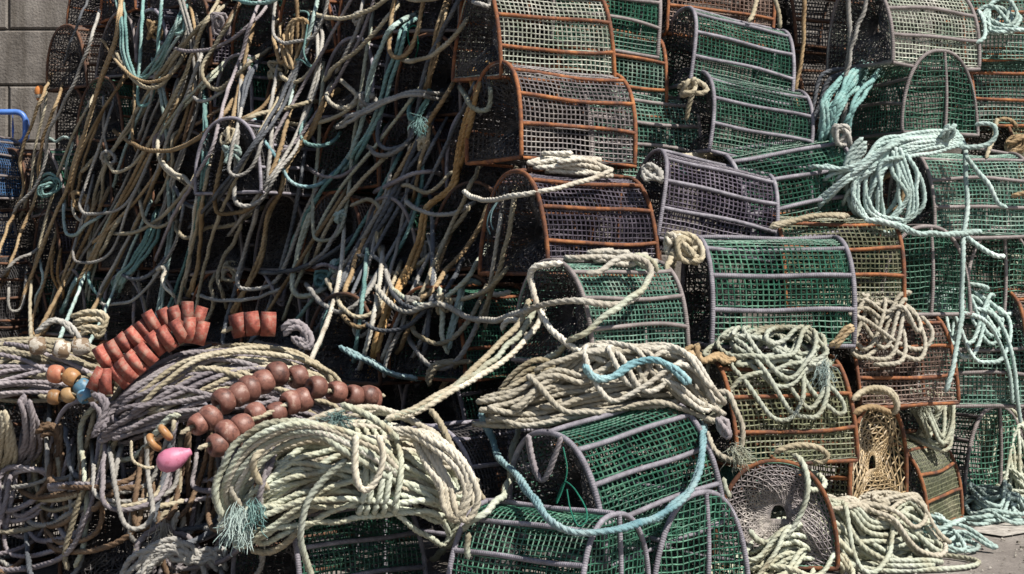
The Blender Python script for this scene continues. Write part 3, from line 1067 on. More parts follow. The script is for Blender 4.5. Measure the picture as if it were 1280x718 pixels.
floats('float_string', [(256, 398), (232, 393), (204, 400), (182, 411), (163, 425), (146, 438), (122, 452)], [6.12, 6.02], 'red',
       'string of brick red disc floats along the far side of the pair of rows', R0=.046, t=.045, gap=.98, seed=1)
floats('float_string', [(258, 416), (232, 412), (210, 422), (190, 436), (172, 451), (154, 466), (136, 478), (108, 468)], [6.0, 5.92], 'red',
       'string of brick red disc floats along the near side of the pair of rows', R0=.047, t=.045, gap=.98, seed=2)
floats('float_string', [(342, 405), (318, 404), (296, 408), (276, 416)], [6.15, 6.1], 'red', 'short string of three brick red disc floats on the lilac bundle', R0=.046, t=.055, gap=1.0, seed=3)
floats('float_string', [(380, 470), (344, 478), (314, 486), (288, 502), (270, 512), (252, 527), (222, 544)], [5.72, 5.40], 'brown',
       'upper string of brown rounded floats between the rope bundles', 'egg', R0=.044, t=.066, gap=.90, seed=4, jr=.17)
floats('float_string', [(482, 495), (445, 493), (412, 489), (390, 490), (372, 500), (350, 510), (328, 520), (308, 528), (290, 538), (270, 552), (244, 562)], [5.72, 5.5, 5.30], 'brown',
       'lower string of brown rounded floats running behind the big hank', 'egg', R0=.042, t=.064, gap=.90, seed=5, jr=.2)
floats('float_string', [(210, 540), (200, 547), (190, 553), (180, 562)], 5.36, ['amber'], 'single amber float beside the brown strings', 'egg', R0=.034, t=.024, gap=2.2, seed=6)
floats('float_string', [(128, 498), (108, 490), (92, 474), (70, 468), (44, 470)], [6.0, 6.0], ['white', 'blue', 'amber', 'rustred', 'white'],
       'string of small mixed floats, white blue amber and rust', 'egg', R0=.034, t=.055, seed=7)
floats('float_string', [(108, 502), (98, 492), (70, 498), (46, 494)], [5.98, 6.0], ['blue', 'ochre', 'amber', 'ochre'],
       'string of small blue and ochre floats below the mixed ones', 'egg', R0=.031, t=.045, seed=8, gap=1.3)
floats('float_string', [(110, 432), (82, 438), (52, 432), (36, 436)], [6.25, 6.2], ['white'], 'string of dirty white floats on the straw bundle', 'egg', R0=.036, t=.065, gap=1.1, seed=9)


def pink_float():
    p = px(216, 574, 5.32)
    mb = MB()
    P = [(-.055, .006), (-.051, .020), (-.036, .034), (-.012, .040), (.015, .036), (.040, .024), (.056, .014), (.064, .012), (.066, .004)]
    lathe(mb, P, 28)
    o = link('pink_float', mb.mesh('pink_float'), FLM['pink'])
    o.location = p
    o.rotation_euler = (0, math.radians(-22), math.radians(15))
    tag(o, 'pink pear shaped float under the lower end of the brown strings', 'float')
    mb = MB()
    rope_into(mb, [(-.062, 0, 0), (-.09, 0, .01), (-.12, .01, .05), (-.10, .02, .11)], .006, .1)
    link('cord', mb.mesh('cord'), R['straw'], o)


pink_float()

# ------------------------------------------------------------------ single ropes lying on or hanging from the pots
A_, B_, C_, D_, E_, F_, G_, H_, I_ = (0, 0), (425, 0), (850, 0), (0, 240), (425, 240), (850, 240), (0, 478), (425, 478), (850, 478)
HR = 'hanging_rope'


def J(*segs):
    """join points given in several crops, as photo pixels relative to crop A"""
    out = []
    for (x0, y0), pts in segs:
        out += [((x0 + x / 2.977) * 2.977, (y0 + y / 2.977) * 2.977) for x, y in pts]
    return out


def AA(pts, r, mat, label, **k):
    T(HR, A_, pts, r, mat, label, **k)


# left face: the ropes one can follow
AA(J((A_, [(372, 40), (320, 200), (265, 330), (215, 430), (178, 500), (168, 600), (130, 700)]), (D_, [(60, 60), (20, 200)])), .0115, 'grey', 'long straight grey rope at the far left running down from the top pot')
AA(J((A_, [(445, -20), (432, 120), (398, 230), (370, 310), (330, 430), (290, 560), (242, 712)]), (D_, [(200, 100), (140, 240), (100, 350), (40, 510)])), .0125, 'tan', 'long knotted tan rope slanting down the far left of the face', n=2, spread=2.0)
AA(J((A_, [(220, 285), (190, 380), (150, 480), (122, 600), (120, 714)]), (D_, [(60, 150), (20, 270), (-30, 380)])), .0115, 'tan', 'doubled tan rope by the wall with a frayed upper end', n=2, spread=4)
AA([(180, 300), (160, 430), (132, 540), (112, 700), (70, 830)], .010, 'straw', 'straw rope at the far left edge in front of the blue pots')
AA([(438, 0), (452, 90), (455, 180), (480, 260), (510, 298), (560, 260), (600, 190), (650, 110), (705, -20)], .010, 'teal', 'teal rope looping in a deep V near the top left', n=3, spread=2.5)
AA([(690, -20), (655, 90), (618, 165), (590, 205), (575, 290), (560, 380), (530, 470), (505, 560)], .0105, 'grey', 'pale grey rope falling from the top into the teal V')
AA([(825, -20), (780, 60), (740, 140), (690, 270), (640, 380), (590, 470), (540, 560), (480, 625), (425, 640), (398, 600), (368, 525)], .0115, 'straw', 'long straw grey rope ending in a fat knot left of centre face')
AA([(405, 560), (380, 580), (395, 610), (430, 600), (420, 570), (385, 565), (380, 600), (420, 625)], .012, 'grey', 'fat grey knot on the long straw rope')
AA([(762, 140), (742, 230), (700, 340), (650, 450), (612, 560), (570, 680), (545, 800)], .0125, 'grey', 'thick grey rope running down beside the white loops')
AA([(905, -20), (850, 90), (800, 170), (757, 235), (760, 300), (805, 332), (845, 315), (880, 280), (950, 218), (1015, 180)], .0125, 'straw', 'straw rope swinging through a low bight near the top of the face')
AA(J((A_, [(975, -20), (920, 130), (890, 230), (850, 330), (820, 440), (790, 550), (740, 640), (700, 714)]), (D_, [(650, 80), (600, 200), (560, 300)])), .0110, 'lilac', 'straight lilac grey rope slanting left of the jutting lavender pot')
AA([(700, 330), (730, 372), (770, 375), (820, 345), (870, 290), (930, 225)], .0105, 'grey', 'grey rope bight linking two slanting ropes near the top')
AA([(1060, 70), (1030, 110), (1040, 190), (1062, 245), (1082, 200), (1080, 110), (1105, 70), (1140, 90), (1142, 150), (1112, 205), (1098, 262), (1080, 240), (1060, 160), (1090, 90)], .011, 'tan', 'knotted tan loop hanging above the jutting lavender pot', n=2, spread=2)
AA([(1090, 60), (1130, 40), (1150, 60), (1130, 200), (1170, 260), (1100, 215), (1105, 300)], .006, 'teal', 'thin teal twine end on the knotted tan loop')
AA([(1065, 250), (1030, 330), (965, 410), (885, 450), (838, 482)], .0115, 'tan', 'tan rope from the knotted loop to the top of the lavender pot')
AA([(838, 482), (950, 432), (1050, 408), (1165, 378), (1230, 400)], .0125, 'straw', 'straw rope lying along the top of the jutting lavender pot')
AA([(942, 440), (985, 530), (1040, 602), (1068, 660), (1110, 692), (1180, 692), (1245, 640), (1290, 590)], .0105, 'blueteal', 'blue teal rope hanging from the lavender pot in a wide bight')
AA(J((A_, [(1290, 335), (1232, 350), (1190, 420), (1150, 500), (1100, 565), (1062, 625), (1040, 714)]), (D_, [(1000, 100), (970, 240), (900, 380), (830, 520)])), .0125, 'tan', 'long tan grey rope running down right of the lavender pot to the red floats', n=2, spread=2.5)
AA([(1290, 465), (1230, 530), (1160, 545), (1120, 510), (1132, 450), (1185, 390)], .0105, 'teal', 'teal rope loop hooked round the long tan grey rope')
AA([(640, 468), (592, 510), (590, 580), (622, 640), (690, 680), (720, 714)], .0125, 'cream', 'cream rope bight left of the jutting lavender pot')
AA([(600, 600), (640, 640), (700, 672), (760, 760)], .0115, 'cream', 'short cream rope below the cream bight')
AA([(710, 490), (660, 485), (640, 540), (640, 620), (600, 714), (560, 800)], .0105, 'straw', 'straw rope falling beside the cream bight')
AA([(385, 340), (388, 500), (398, 570), (380, 700)], .009, 'grey', 'thin grey rope hanging straight under the knotted tan rope')
AA([(500, 300), (500, 420), (492, 500), (510, 560), (545, 600)], .010, 'tan', 'tan rope hanging from the bottom of the teal V')
AA([(290, 660), (330, 610), (370, 560), (365, 510)], .013, 'straw', 'thick straw rope stub at the far left under the knot')
AA([(140, 700), (180, 660), (220, 680), (200, 720), (150, 730), (170, 690), (230, 700), (240, 660)], .009, 'teal', 'small tangle of teal rope at the far left beside the tan ropes', n=3, spread=4)
AA([(180, 510), (200, 530), (240, 510), (270, 530), (250, 600), (240, 700)], .009, 'paleteal', 'pale teal rope loop near the far left below the wall line')
AA([(1005, 195), (940, 300), (905, 400), (870, 470)], .0105, 'slate', 'slate rope slanting behind the knotted tan loop', n=2, spread=4)
AA([(720, 470), (800, 420), (850, 400), (890, 420)], .010, 'brown', 'brown rope running behind the straight lilac rope')
AA([(330, 0), (300, 60), (262, 160), (240, 240)], .009, 'slate', 'dark slate rope at the top left corner of the stack')
# second part of the left face
def BB(pts, r, mat, label, **k):
    T(HR, B_, pts, r, mat, label, **k)


BB([(292, 45), (200, 95), (150, 185), (120, 275), (90, 420), (42, 560), (-10, 640)], .0115, 'paleteal', 'pale teal rope in a long falling pair left of the corner column', n=2, spread=3)
BB([(300, 60), (240, 95), (212, 200), (172, 300), (130, 430), (62, 560), (10, 660)], .0115, 'teal', 'teal rope in the long falling pair left of the corner column', n=2, spread=3)
BB([(405, -20), (372, 80), (350, 190), (330, 290), (310, 370)], .0115, 'tan', 'tan rope hanging straight from the top beside the corner column', n=2, spread=2)
BB([(240, -20), (160, 90), (60, 190), (0, 232), (-80, 330)], .0115, 'straw', 'straw rope slanting across the top of the face to the left')
BB([(92, -20), (60, 120), (10, 222), (-30, 300)], .0105, 'grey', 'grey rope falling from the top toward the slanting straw rope')
BB([(-20, 290), (30, 320), (65, 370), (0, 405), (-50, 360), (-20, 300)], .0125, 'cream', 'cream rope loop right of the jutting lavender pot')
BB([(90, 530), (130, 570), (192, 577), (250, 530), (282, 475)], .0125, 'grey', 'grey rope bight left of the rusty violet grey pot')
BB([(348, 380), (330, 500), (300, 600), (278, 714), (250, 800)], .0105, 'tan', 'thin tan rope hanging just left of the violet grey pot end')
T(HR, A_, J((B_, [(492, 248), (502, 360), (470, 470), (442, 590), (418, 700)]), (E_, [(330, 60), (300, 190), (250, 310), (190, 420), (142, 570), (115, 714)])), .0130, 'orange', 'golden tan rope hanging in front of the violet grey pot down to the heap', n=2, spread=2)
BB([(547, 230), (512, 340), (482, 470), (455, 600), (400, 690)], .0125, 'orange', 'golden tan strand looped over the arch of the violet grey pot')
BB([(-10, 480), (80, 420), (200, 372), (290, 345), (440, 362)], .0115, 'grey', 'grey rope bundle stretched across to the violet grey pot', n=2, spread=5)
BB([(280, 350), (250, 400), (265, 450), (300, 400), (330, 340), (290, 345)], .009, 'teal', 'teal knot on the stretched grey bundle', n=2, spread=3)
BB([(240, 250), (260, 180), (250, 120), (280, 90), (290, 180), (262, 260)], .0035, 'darkgreen', 'thin dark green twine loop hanging near the top')
BB([(400, 660), (330, 640), (260, 650), (180, 690), (130, 714)], .0115, 'lilac', 'lilac rope crossing low in front of the column left of the black violet pot')
BB([(180, 690), (260, 690), (330, 720), (420, 640), (470, 660)], .0105, 'straw', 'straw rope crossing under the lilac one left of the black violet pot')


def DD(pts, r, mat, label, **k):
    T(HR, D_, pts, r, mat, label, **k)


DD([(520, -20), (532, 90), (580, 132), (642, 100), (705, -20)], .0115, 'straw', 'straw rope bight above the red floats')
DD([(602, 40), (560, 170), (500, 260), (442, 330), (420, 395)], .0115, 'teal', 'thick teal rope bunch slanting above the red floats', n=4, spread=3)
DD([(742, -40), (722, 100), (705, 250), (690, 330), (695, 440)], .0115, 'white', 'off white rope hanging straight down to the red floats')
DD([(762, -40), (752, 130), (742, 260), (715, 350), (690, 420)], .0115, 'tan', 'tan rope with a rusty knot hanging to the red floats', n=2, spread=2)
DD([(655, 70), (662, 150), (702, 170), (782, 130), (852, 128), (940, 80), (1035, 25)], .0120, 'straw', 'straw rope sagging across toward the long tan grey rope')
DD([(905, 10), (890, 140), (832, 250), (812, 310), (832, 400), (862, 460)], .0120, 'straw', 'straw rope hanging left of the long tan grey rope')
DD([(820, 280), (782, 350), (795, 400), (780, 480)], .0115, 'straw', 'short straw rope twisted round its neighbour over the red floats')
DD([(1210, -20), (1150, 100), (1102, 270), (1095, 360), (1132, 388), (1200, 362), (1290, 305)], .0125, 'palegreen', 'pale green rope hanging in a long narrow bight in front of the dark pots', n=2, spread=2)
DD([(1285, 50), (1232, 190), (1132, 290), (1102, 335)], .0115, 'grey', 'grey rope joining the long narrow pale bight')
DD([(575, 340), (582, 285), (620, 280), (602, 340), (642, 382), (692, 432)], .0120, 'white', 'short white rope hook above the red floats')
DD([(1245, 390), (1202, 490), (1185, 620)], .0105, 'teal', 'teal rope hanging beside the grey knotted bundle end')
DD([(-20, 345), (60, 255), (130, 222), (170, 180)], .0115, 'grey', 'grey rope slanting at the left edge over the dark pots')
DD([(240, -30), (240, 130), (272, 162), (330, 118), (445, 35)], .0115, 'paleteal', 'pale teal rope bight at the left of the face')
DD([(290, -20), (270, 60), (300, 110), (330, 60), (310, 0)], .0105, 'white', 'white rope hook beside the pale teal bight')
DD([(485, 50), (420, 142), (382, 220), (340, 250)], .0130, 'straw', 'thick straw rope end at the left of the face')
DD([(305, 290), (262, 400), (230, 470)], .0110, 'teal', 'teal rope bunch falling toward the straw bundle', n=3, spread=3)
DD([(340, 250), (330, 330), (380, 400), (430, 460)], .0105, 'teal', 'dark teal rope slanting behind the red floats')
DD([(212, 200), (200, 310), (222, 380), (190, 420)], .010, 'orange', 'frayed golden rope hanging near the left edge', n=2, spread=4)
DD([(500, 365), (496, 490), (480, 540)], .0105, 'lilac', 'lilac rope hanging straight behind the red floats')
DD([(520, 255), (515, 340), (540, 410), (540, 480)], .0105, 'grey', 'grey rope hanging next to the white hook')
DD([(145, 240), (160, 330), (130, 400), (150, 460)], .009, 'paleteal', 'thin pale teal rope near the left edge')
DD([(40, 300), (30, 420), (60, 450), (90, 400), (100, 260)], .0105, 'grey', 'grey rope bight at the left edge')
DD([(1160, 290), (1200, 270), (1260, 285), (1290, 260)], .0105, 'lilac', 'lilac rope crossing behind the long narrow bight')
DD([(975, 300), (1010, 380), (1040, 420), (1060, 330)], .0105, 'lilac', 'lilac rope tangle behind the long tan grey rope', n=2, spread=5)


def EE(pts, r, mat, label, **k):
    T('rope', E_, pts, r, mat, label, **k)


EE([(130, 345), (190, 420), (250, 445), (310, 430), (380, 420), (460, 460), (550, 480), (640, 460), (760, 420), (880, 405), (1000, 420), (1080, 408), (1135, 345), (1158, 285), (1115, 250), (1040, 245), (960, 300), (900, 300)], .0135, 'white', 'thick off white rope crossing in front of the brownish framed green pot', off=.05)
T('rope', A_, J((E_, [(1180, 300), (1160, 260), (1090, 240)]), (E_, [(1160, 300), (1090, 390), (1015, 440), (960, 490), (880, 540), (802, 600), (752, 650), (718, 714)]), (H_, [(690, 90), (662, 170), (642, 280), (622, 390), (582, 450), (500, 510), (420, 590), (345, 660)])), .0130, 'palegreen', 'pale green rope falling from the looped cream rope to the ground pots', off=.06)
EE([(830, 265), (752, 275), (708, 292), (720, 370), (762, 482), (832, 552), (930, 612), (1015, 640)], .0135, 'white', 'off white rope curling over the left arch of the brownish framed pot', off=.05)
EE([(552, 45), (520, 130), (460, 222), (390, 300), (330, 382), (280, 400)], .0120, 'tan', 'tan rope slanting beside the rusty black violet pot')
EE([(482, 50), (420, 142), (330, 242), (232, 300), (180, 292), (142, 200), (140, 90)], .0120, 'straw', 'straw rope bight slanting below the black violet pot')
for i, (dx, lab) in enumerate(((0, 'upper'), (28, 'middle'), (60, 'lower'))):
    EE([(705 + dx, 400 + dx * .4), (662 + dx, 490 + dx * .4), (562 + dx, 600 + dx * .3), (480 + dx * .6, 670 + dx * .3), (400 + dx * .3, 740), (290, 800 + dx * .3), (170, 845)], .0125, ('straw', 'palegreen', 'cream')[i],
       lab + ' of three pale ropes slanting from the round arch down to the big hank', d=[5.9, 5.78, 5.62, 5.48, 5.40])
EE([(520, 342), (462, 338), (440, 420), (412, 500), (395, 590)], .0115, 'paleteal', 'pale teal rope hung over the small rusty arch', n=2, spread=3)
EE([(368, 350), (380, 450), (380, 540), (412, 622)], .0125, 'palegreen', 'pale green rope hanging left of the small rusty arch')
EE([(320, 714), (340, 660), (400, 632), (490, 632)], .0130, 'straw', 'straw rope loop at the right top of the big hank', n=2, spread=3)
EE([(600, 520), (620, 480), (680, 480), (722, 500), (700, 540), (660, 520)], .0125, 'cream', 'cream rope knot left of the brownish framed pot')
EE([(540, 375), (590, 382), (640, 370)], .0125, 'white', 'short white rope piece behind the round arch')
EE([(0, 580), (60, 610), (120, 640), (200, 680), (300, 700)], .0115, 'blueteal', 'blue teal rope low behind the brown floats', n=3, spread=2)
EE([(560, 160), (548, 110), (570, 60), (600, 20), (560, 90), (575, 160)], .0035, 'blueteal', 'thin blue twine loop on the black violet pot end')
EE([(60, 240), (150, 250), (180, 330), (240, 470), (180, 600), (160, 714)], .0110, 'grey', 'grey rope falling to the right end of the brown floats')
EE([(-30, 320), (100, 240), (160, 120), (120, 30), (20, 60)], .0110, 'straw', 'straw rope loop left of the golden tan rope')
EE([(1240, 160), (1270, 190), (1250, 240), (1235, 290)], .0150, 'straw', 'chunky straw rope braid between the black violet and the large green pot', n=3, spread=3, d=None)
# blue teal line and others near the tilted pot
T('rope', H_, [(520, 110), (560, 200), (590, 270), (650, 340), (720, 430), (780, 510), (850, 555), (930, 560), (1050, 540), (1160, 510), (1240, 460), (1300, 400), (1340, 300), (1350, 200), (1330, 100), (1270, 30)], .0120, 'blueteal',
  'blue teal rope slung under the tilted lavender framed green pot', off=.05, n=2, spread=1.5)
T('rope', E_, [(900, 640), (930, 690), (1000, 690), (1080, 640), (1160, 620), (1230, 660), (1290, 720)], .0120, 'blueteal', 'blue teal rope wound over the large cream heap', n=2, spread=2, d=[5.55, 5.6, 5.6])
T('rope', H_, [(830, 240), (845, 330), (820, 420), (800, 460), (840, 370), (900, 440), (920, 500), (895, 540), (860, 480), (840, 380)], .003, 'darkgreen', 'dark green twine in the end of the tilted pot')
T('rope', H_, [(700, 190), (710, 260), (730, 340), (760, 360), (800, 280), (820, 200)], .010, 'lilac', 'lilac grey lashing at the end of the tilted pot', n=2, spread=2)
T('rope', H_, [(480, 560), (470, 620), (480, 660)], .0115, 'palegreen', 'short pale rope on the dark pots by the bottom')
T('rope', H_, [(1340, 60), (1440, 40), (1480, 120), (1500, 200), (1470, 290), (1400, 260), (1360, 180)], .0130, 'cream', 'cream loop hanging over the right end of the tilted pot', off=.05)
# right half
T('rope', C_, [(1035, 500), (1060, 560), (1065, 640), (1068, 780), (1055, 900), (1050, 1050), (1045, 1200), (1020, 1340), (985, 1480)], .0125, 'paleteal', 'long pale teal rope hanging straight down the right stack', off=.10)
T('rope', C_, [(625, -20), (632, 120), (618, 300), (605, 480), (580, 620)], .0120, 'grey', 'grey rope hanging straight from the top over the dark teal strands', d=7.05)
T('rope', C_, [(705, -20), (652, 130), (622, 270), (610, 420)], .0110, 'grey', 'second grey rope meeting the straight one over the dark teal strands', d=7.03)
T('rope', C_, [(465, -20), (458, 150), (442, 280), (428, 370), (450, 420)], .0115, 'tan', 'tan rope hanging in the dark gap right of the sloping green pair', d=7.3)
T('rope', C_, [(290, -20), (270, 60), (240, 100)], .0115, 'straw', 'straw rope at the top above the sloping green pair')
T('rope', C_, [(350, -10), (370, 60), (372, 110)], .0115, 'straw', 'straw rope hanging from the top just right of the rusty brown pot', d=7.2)
T('rope', C_, [(60, 310), (30, 420), (20, 470)], .0115, 'straw', 'short straw rope over the edge of the lower sloping green pot')
T('rope', C_, [(-10, 330), (40, 300), (80, 315), (110, 330), (70, 350), (20, 320)], .0125, 'straw', 'grey straw rope knot between the sloping green pair')
T('rope_hank', C_, [(690, 255), (640, 300), (590, 380), (560, 470), (535, 590)], .0115, 'teal', 'dark teal strands hanging behind the straight grey rope', n=18, spread=12, d=[7.5, 7.0, 6.88, 6.9, 7.1])
T('rope_hank', C_, [(610, 262), (540, 300), (500, 400), (460, 480)], .0120, 'slate', 'slate blue strands at the left of the teal hank', n=4, spread=6, d=7.3)
def fan():
    rg = random.Random(3)
    ps = []
    for i in range(24):
        ex, ey = rg.uniform(1012, 1110), rg.uniform(205, 285)
        u = rg.uniform(-9, 9)
        q = [(1203 + u * .6, 172 + u), (1160, 176 + u * 1.4 + rg.gauss(0, 3)), (1115 + rg.gauss(0, 5), 184 + u * 1.6 + (ey - 205) * .12), ((1115 + ex) / 2 - 8, 205 + u + (ey - 205) * .35), (ex, ey), (ex - 6, ey + rg.uniform(12, 30)), (ex - 4, ey + 50)]
        ps.append(trace(q, d=[6.90, 6.82, 6.72 + rg.uniform(-.05, .05), 6.68, 6.75, 7.3]))
    make_rope('rope_hank', ps, .0104, 'paleteal', 'pale teal strands fanned out over the right stack below the barred arch pot', 'rope hank')


fan()
T('rope_hank', C_, [(800, 560), (830, 640), (850, 720), (820, 800), (760, 830), (690, 800), (660, 720), (670, 620)], .0105, 'paleteal', 'pale teal loops hanging below the fan of strands', n=6, spread=11, d=6.70)
T('rope_hank', C_, [(690, 545), (640, 600), (620, 700), (650, 800)], .0125, 'paleteal', 'pale teal strands dropping from the fan to the tipped green pot', n=5, spread=8, d=6.76)
for i, (pts, lab) in enumerate(((
        [(735, 530), (720, 620), (705, 760), (690, 860)], 'first thin strand of the teal fan hanging straight'),
        ([(770, 520), (800, 600), (815, 690), (790, 770), (730, 815), (660, 800), (625, 740), (620, 640)], 'teal fan strand hanging in a wide loop'),
        ([(860, 600), (900, 680), (905, 760), (850, 820), (770, 850), (700, 850)], 'teal fan strand looping before the grey framed pale pot'),
        ([(1060, 580), (1110, 640), (1150, 690), (1190, 760), (1240, 775)], 'teal strand crossing the grey framed pale green pot'),
        ([(1040, 550), (1120, 545), (1170, 520), (1170, 470), (1120, 460), (1080, 470)], 'teal bight hooked under the barred arch pot'))):
    T('rope', C_, pts, .0120, 'paleteal', lab, d=6.72 + i * .02 if i < 3 else 6.85)
T('rope', C_, [(730, 700), (760, 660), (810, 640), (835, 700), (800, 780), (740, 760), (720, 700)], .0115, 'tan', 'tan rope ring inside the teal fan loops', d=6.85)
T('rope', F_, [(690, 110), (790, 120), (870, 150), (1000, 160), (1140, 145)], .0125, 'paleteal', 'pale teal rope lying across the two barred arch ends', n=2, spread=2, off=.06)
T('rope', F_, [(1060, 160), (1110, 200), (1170, 240), (1230, 235)], .0125, 'paleteal', 'pale teal rope bight over the right barred arch end', off=.06)
T('rope', F_, [(340, 130), (400, 120), (480, 95), (560, 85), (640, 95)], .0120, 'straw', 'straw rope lying on top of the rusty olive pot', n=3, spread=2)
T('rope', F_, [(560, 580), (620, 520), (660, 500)], .0115, 'tan', 'tan strands at the left of the very rusty brown pot', n=3, spread=3)
T('rope', C_, [(1180, 440), (1165, 520), (1140, 590)], .0115, 'straw', 'straw rope hung at the right side of the barred arch pot')
T('rope', C_, [(1160, 460), (1200, 440), (1235, 450), (1260, 480)], .0115, 'tan', 'tan rope over the dark pot end at the right edge')
T('rope', F_, [(1230, 20), (1260, 10), (1300, 5)], .0120, 'tan', 'tan rope at the right edge under the dark end')
T('rope', I_, [(255, 545), (290, 590), (340, 595), (400, 565), (450, 490), (475, 400), (470, 330), (440, 280), (400, 265)], .0130, 'palegreen', 'pale green rope ring leaning on the violet funnel end of the rusty pot', off=.03)
T('rope', I_, [(350, 265), (430, 235), (510, 240), (550, 275), (520, 300), (470, 290)], .0130, 'straw', 'straw rope loop on top of the violet funnel pot', off=.05)
T('rope', I_, [(485, 330), (520, 350), (540, 385), (510, 400), (470, 395)], .0120, 'palegreen', 'short pale green rope right of the violet funnel pot', off=.05)
T('rope', I_, [(160, 350), (170, 400), (190, 430)], .0120, 'palegreen', 'short pale rope left of the violet funnel pot', off=.03)
T('rope', I_, [(640, 60), (680, 30), (740, 20), (790, 40), (800, 100), (770, 130)], .0130, 'straw', 'straw rope collar over the slim tan netted end', n=3, spread=3, off=.04)
T('rope', I_, [(640, 120), (690, 95), (760, 110), (800, 130)], .0130, 'tan', 'tan rope lashing across the slim tan netted end', n=2, spread=3, off=.04)
T('rope', F_, [(20, 640), (60, 600), (110, 650), (140, 610), (190, 640), (220, 610)], .0125, 'tan', 'tan ropes tangled left of the rusty olive pot top', n=3, spread=4)
# hanging over the dark foreground pots
def GG(pts, r, mat, label, **k):
    T('rope', G_, pts, r, mat, label, **k)


GG([(365, 70), (312, 140), (300, 230), (315, 330), (322, 480), (312, 600), (270, 712)], .0120, 'palegreen', 'long pale rope hanging from the lilac bundle to the ground', off=.06)
GG([(470, -10), (412, 90), (390, 200), (370, 320), (312, 400), (270, 520), (242, 640), (262, 716)], .0125, 'straw', 'long straw rope hanging beside the pale one to the ground', off=.09)
GG([(412, 90), (402, 200), (430, 280), (482, 286), (540, 240), (592, 170), (640, 122), (692, 130)], .0125, 'palegreen', 'pale rope bight hanging below the lilac bundle', off=.05)
GG([(0, 390), (60, 322), (150, 320), (200, 360), (170, 430), (60, 485), (22, 450), (40, 400)], .0120, 'lilac', 'lilac rope loop hanging at the lower left', n=2, spread=4)
GG([(85, 470), (110, 520), (180, 530), (280, 480), (345, 455)], .0120, 'grey', 'grey rope bight over the lower left pots')
GG([(190, 392), (300, 388), (420, 380), (540, 385)], .0120, 'lilac', 'lilac ropes stretched across the dark foreground pots', n=4, spread=4)
GG([(340, 480), (430, 410), (530, 385)], .0135, 'brown', 'dark brown rope rising across the foreground pots')
GG([(205, 470), (232, 560), (300, 592), (385, 540)], .0120, 'lilac', 'lilac rope bight low in front of the left ground pot')
GG([(480, 362), (590, 356), (685, 332)], .0125, 'grey', 'stiff grey rope end sticking out under the pink float')
GG([(540, 230), (560, 330), (640, 402), (722, 390), (745, 320), (730, 280)], .0125, 'slate', 'slate rope loop hanging below the pink float', n=3, spread=5)
GG([(500, 610), (540, 640), (602, 600), (600, 500), (645, 470)], .0125, 'straw', 'straw rope bight below the pink float')
GG([(440, 470), (560, 466), (642, 455), (702, 428)], .0120, 'straw', 'straw rope lying across the pots below the pink float')
GG([(662, 480), (650, 560), (612, 650), (580, 700)], .0120, 'white', 'frayed off white rope end hanging low left of the big hank', n=3, spread=3)
GG([(680, 460), (762, 530), (812, 572), (802, 650), (742, 692), (690, 640)], .0130, 'slate', 'slate rope loop low left of the big hank', n=2, spread=5)
GG([(930, 620), (1000, 632), (1062, 600), (1112, 545)], .0130, 'straw', 'straw rope bight on the end of the front pot under the hank')
GG([(1290, 290), (1200, 370), (1142, 450), (1120, 560), (1132, 650), (1160, 740)], .0130, 'palegreen', 'pale green rope hanging from the big hank over the front pot', off=.05)
GG([(500, 720), (560, 640), (640, 620), (700, 660), (760, 640), (800, 700)], .0120, 'grey', 'grey rope heap on the ground before the shaded pots', n=8, spread=10, d=5.7)
GG([(560, 700), (580, 600), (640, 560), (690, 620), (660, 700), (700, 740)], .0130, 'lilac', 'lilac rope heap low behind the ground pots', n=6, spread=9)
GG([(20, 120), (40, 200), (20, 300), (0, 360)], .0120, 'straw', 'straw strands hanging from the bundle at the left edge', n=9, spread=9)
GG([(90, 60), (110, 140), (100, 240), (60, 300)], .0115, 'lilac', 'lilac strands hanging below the small mixed floats', n=7, spread=7)
GG([(130, 180), (190, 160), (220, 200), (200, 330), (140, 430)], .0115, 'brown', 'brown strands hanging below the small ochre floats', n=4, spread=6)
GG([(340, 60), (390, 90), (370, 160), (350, 200), (400, 140)], .0135, 'lilac', 'lilac rope knot at the left end of the lilac bundle', n=3, spread=4, d=5.85)
T('rope', D_, [(1060, 520), (1100, 490), (1150, 520), (1160, 570), (1110, 560), (1080, 540)], .0140, 'lilac', 'fat lilac grey knot at the right end of the lilac bundle', n=3, spread=4, d=6.0)
T('rope', D_, [(270, 480), (330, 460), (400, 470), (380, 520), (340, 500), (300, 530)], .0125, 'straw', 'straw rope tangle behind the dirty white floats', n=4, spread=6, d=6.6)
T('rope', D_, [(140, 520), (200, 480), (260, 500), (300, 560)], .0125, 'grey', 'grey rope arching behind the dirty white floats', n=2, spread=4, d=6.5)
# loops standing off the big hank
GG([(830, 500), (800, 440), (815, 350), (870, 240), (960, 170), (1070, 145), (1180, 160), (1290, 190)], .0140, 'palegreen', 'thick outer loop arching over the left of the big hank', d=[5.24, 5.22, 5.2, 5.2])
GG([(900, 470), (860, 380), (900, 280), (990, 210), (1090, 190), (1200, 215)], .0135, 'cream', 'inner loop arching over the left of the big hank', d=[5.26, 5.22, 5.22])
GG([(1010, 400), (950, 350), (945, 290), (1000, 230), (1060, 210)], .0135, 'straw', 'small straw loop at the left face of the big hank', d=[5.24, 5.2, 5.24])
T('rope', H_, [(200, 180), (300, 190), (400, 250), (470, 330), (480, 420), (440, 510), (400, 460), (385, 380), (340, 300), (300, 220)], .0130, 'cream', 'cream loops hanging off the right end of the big hank', n=4, spread=5, d=[5.32, 5.25, 5.25, 5.32])
T('rope', H_, [(0, 80), (80, 110), (160, 160), (220, 215)], .0130, 'palegreen', 'pale green strand lying slantwise on top of the big hank', d=5.28)
T('rope', H_, [(60, 190), (55, 280), (65, 360), (95, 410), (140, 350), (160, 260), (140, 190)], .0130, 'cream', 'cream tie loop hanging at the middle of the big hank', d=5.18)
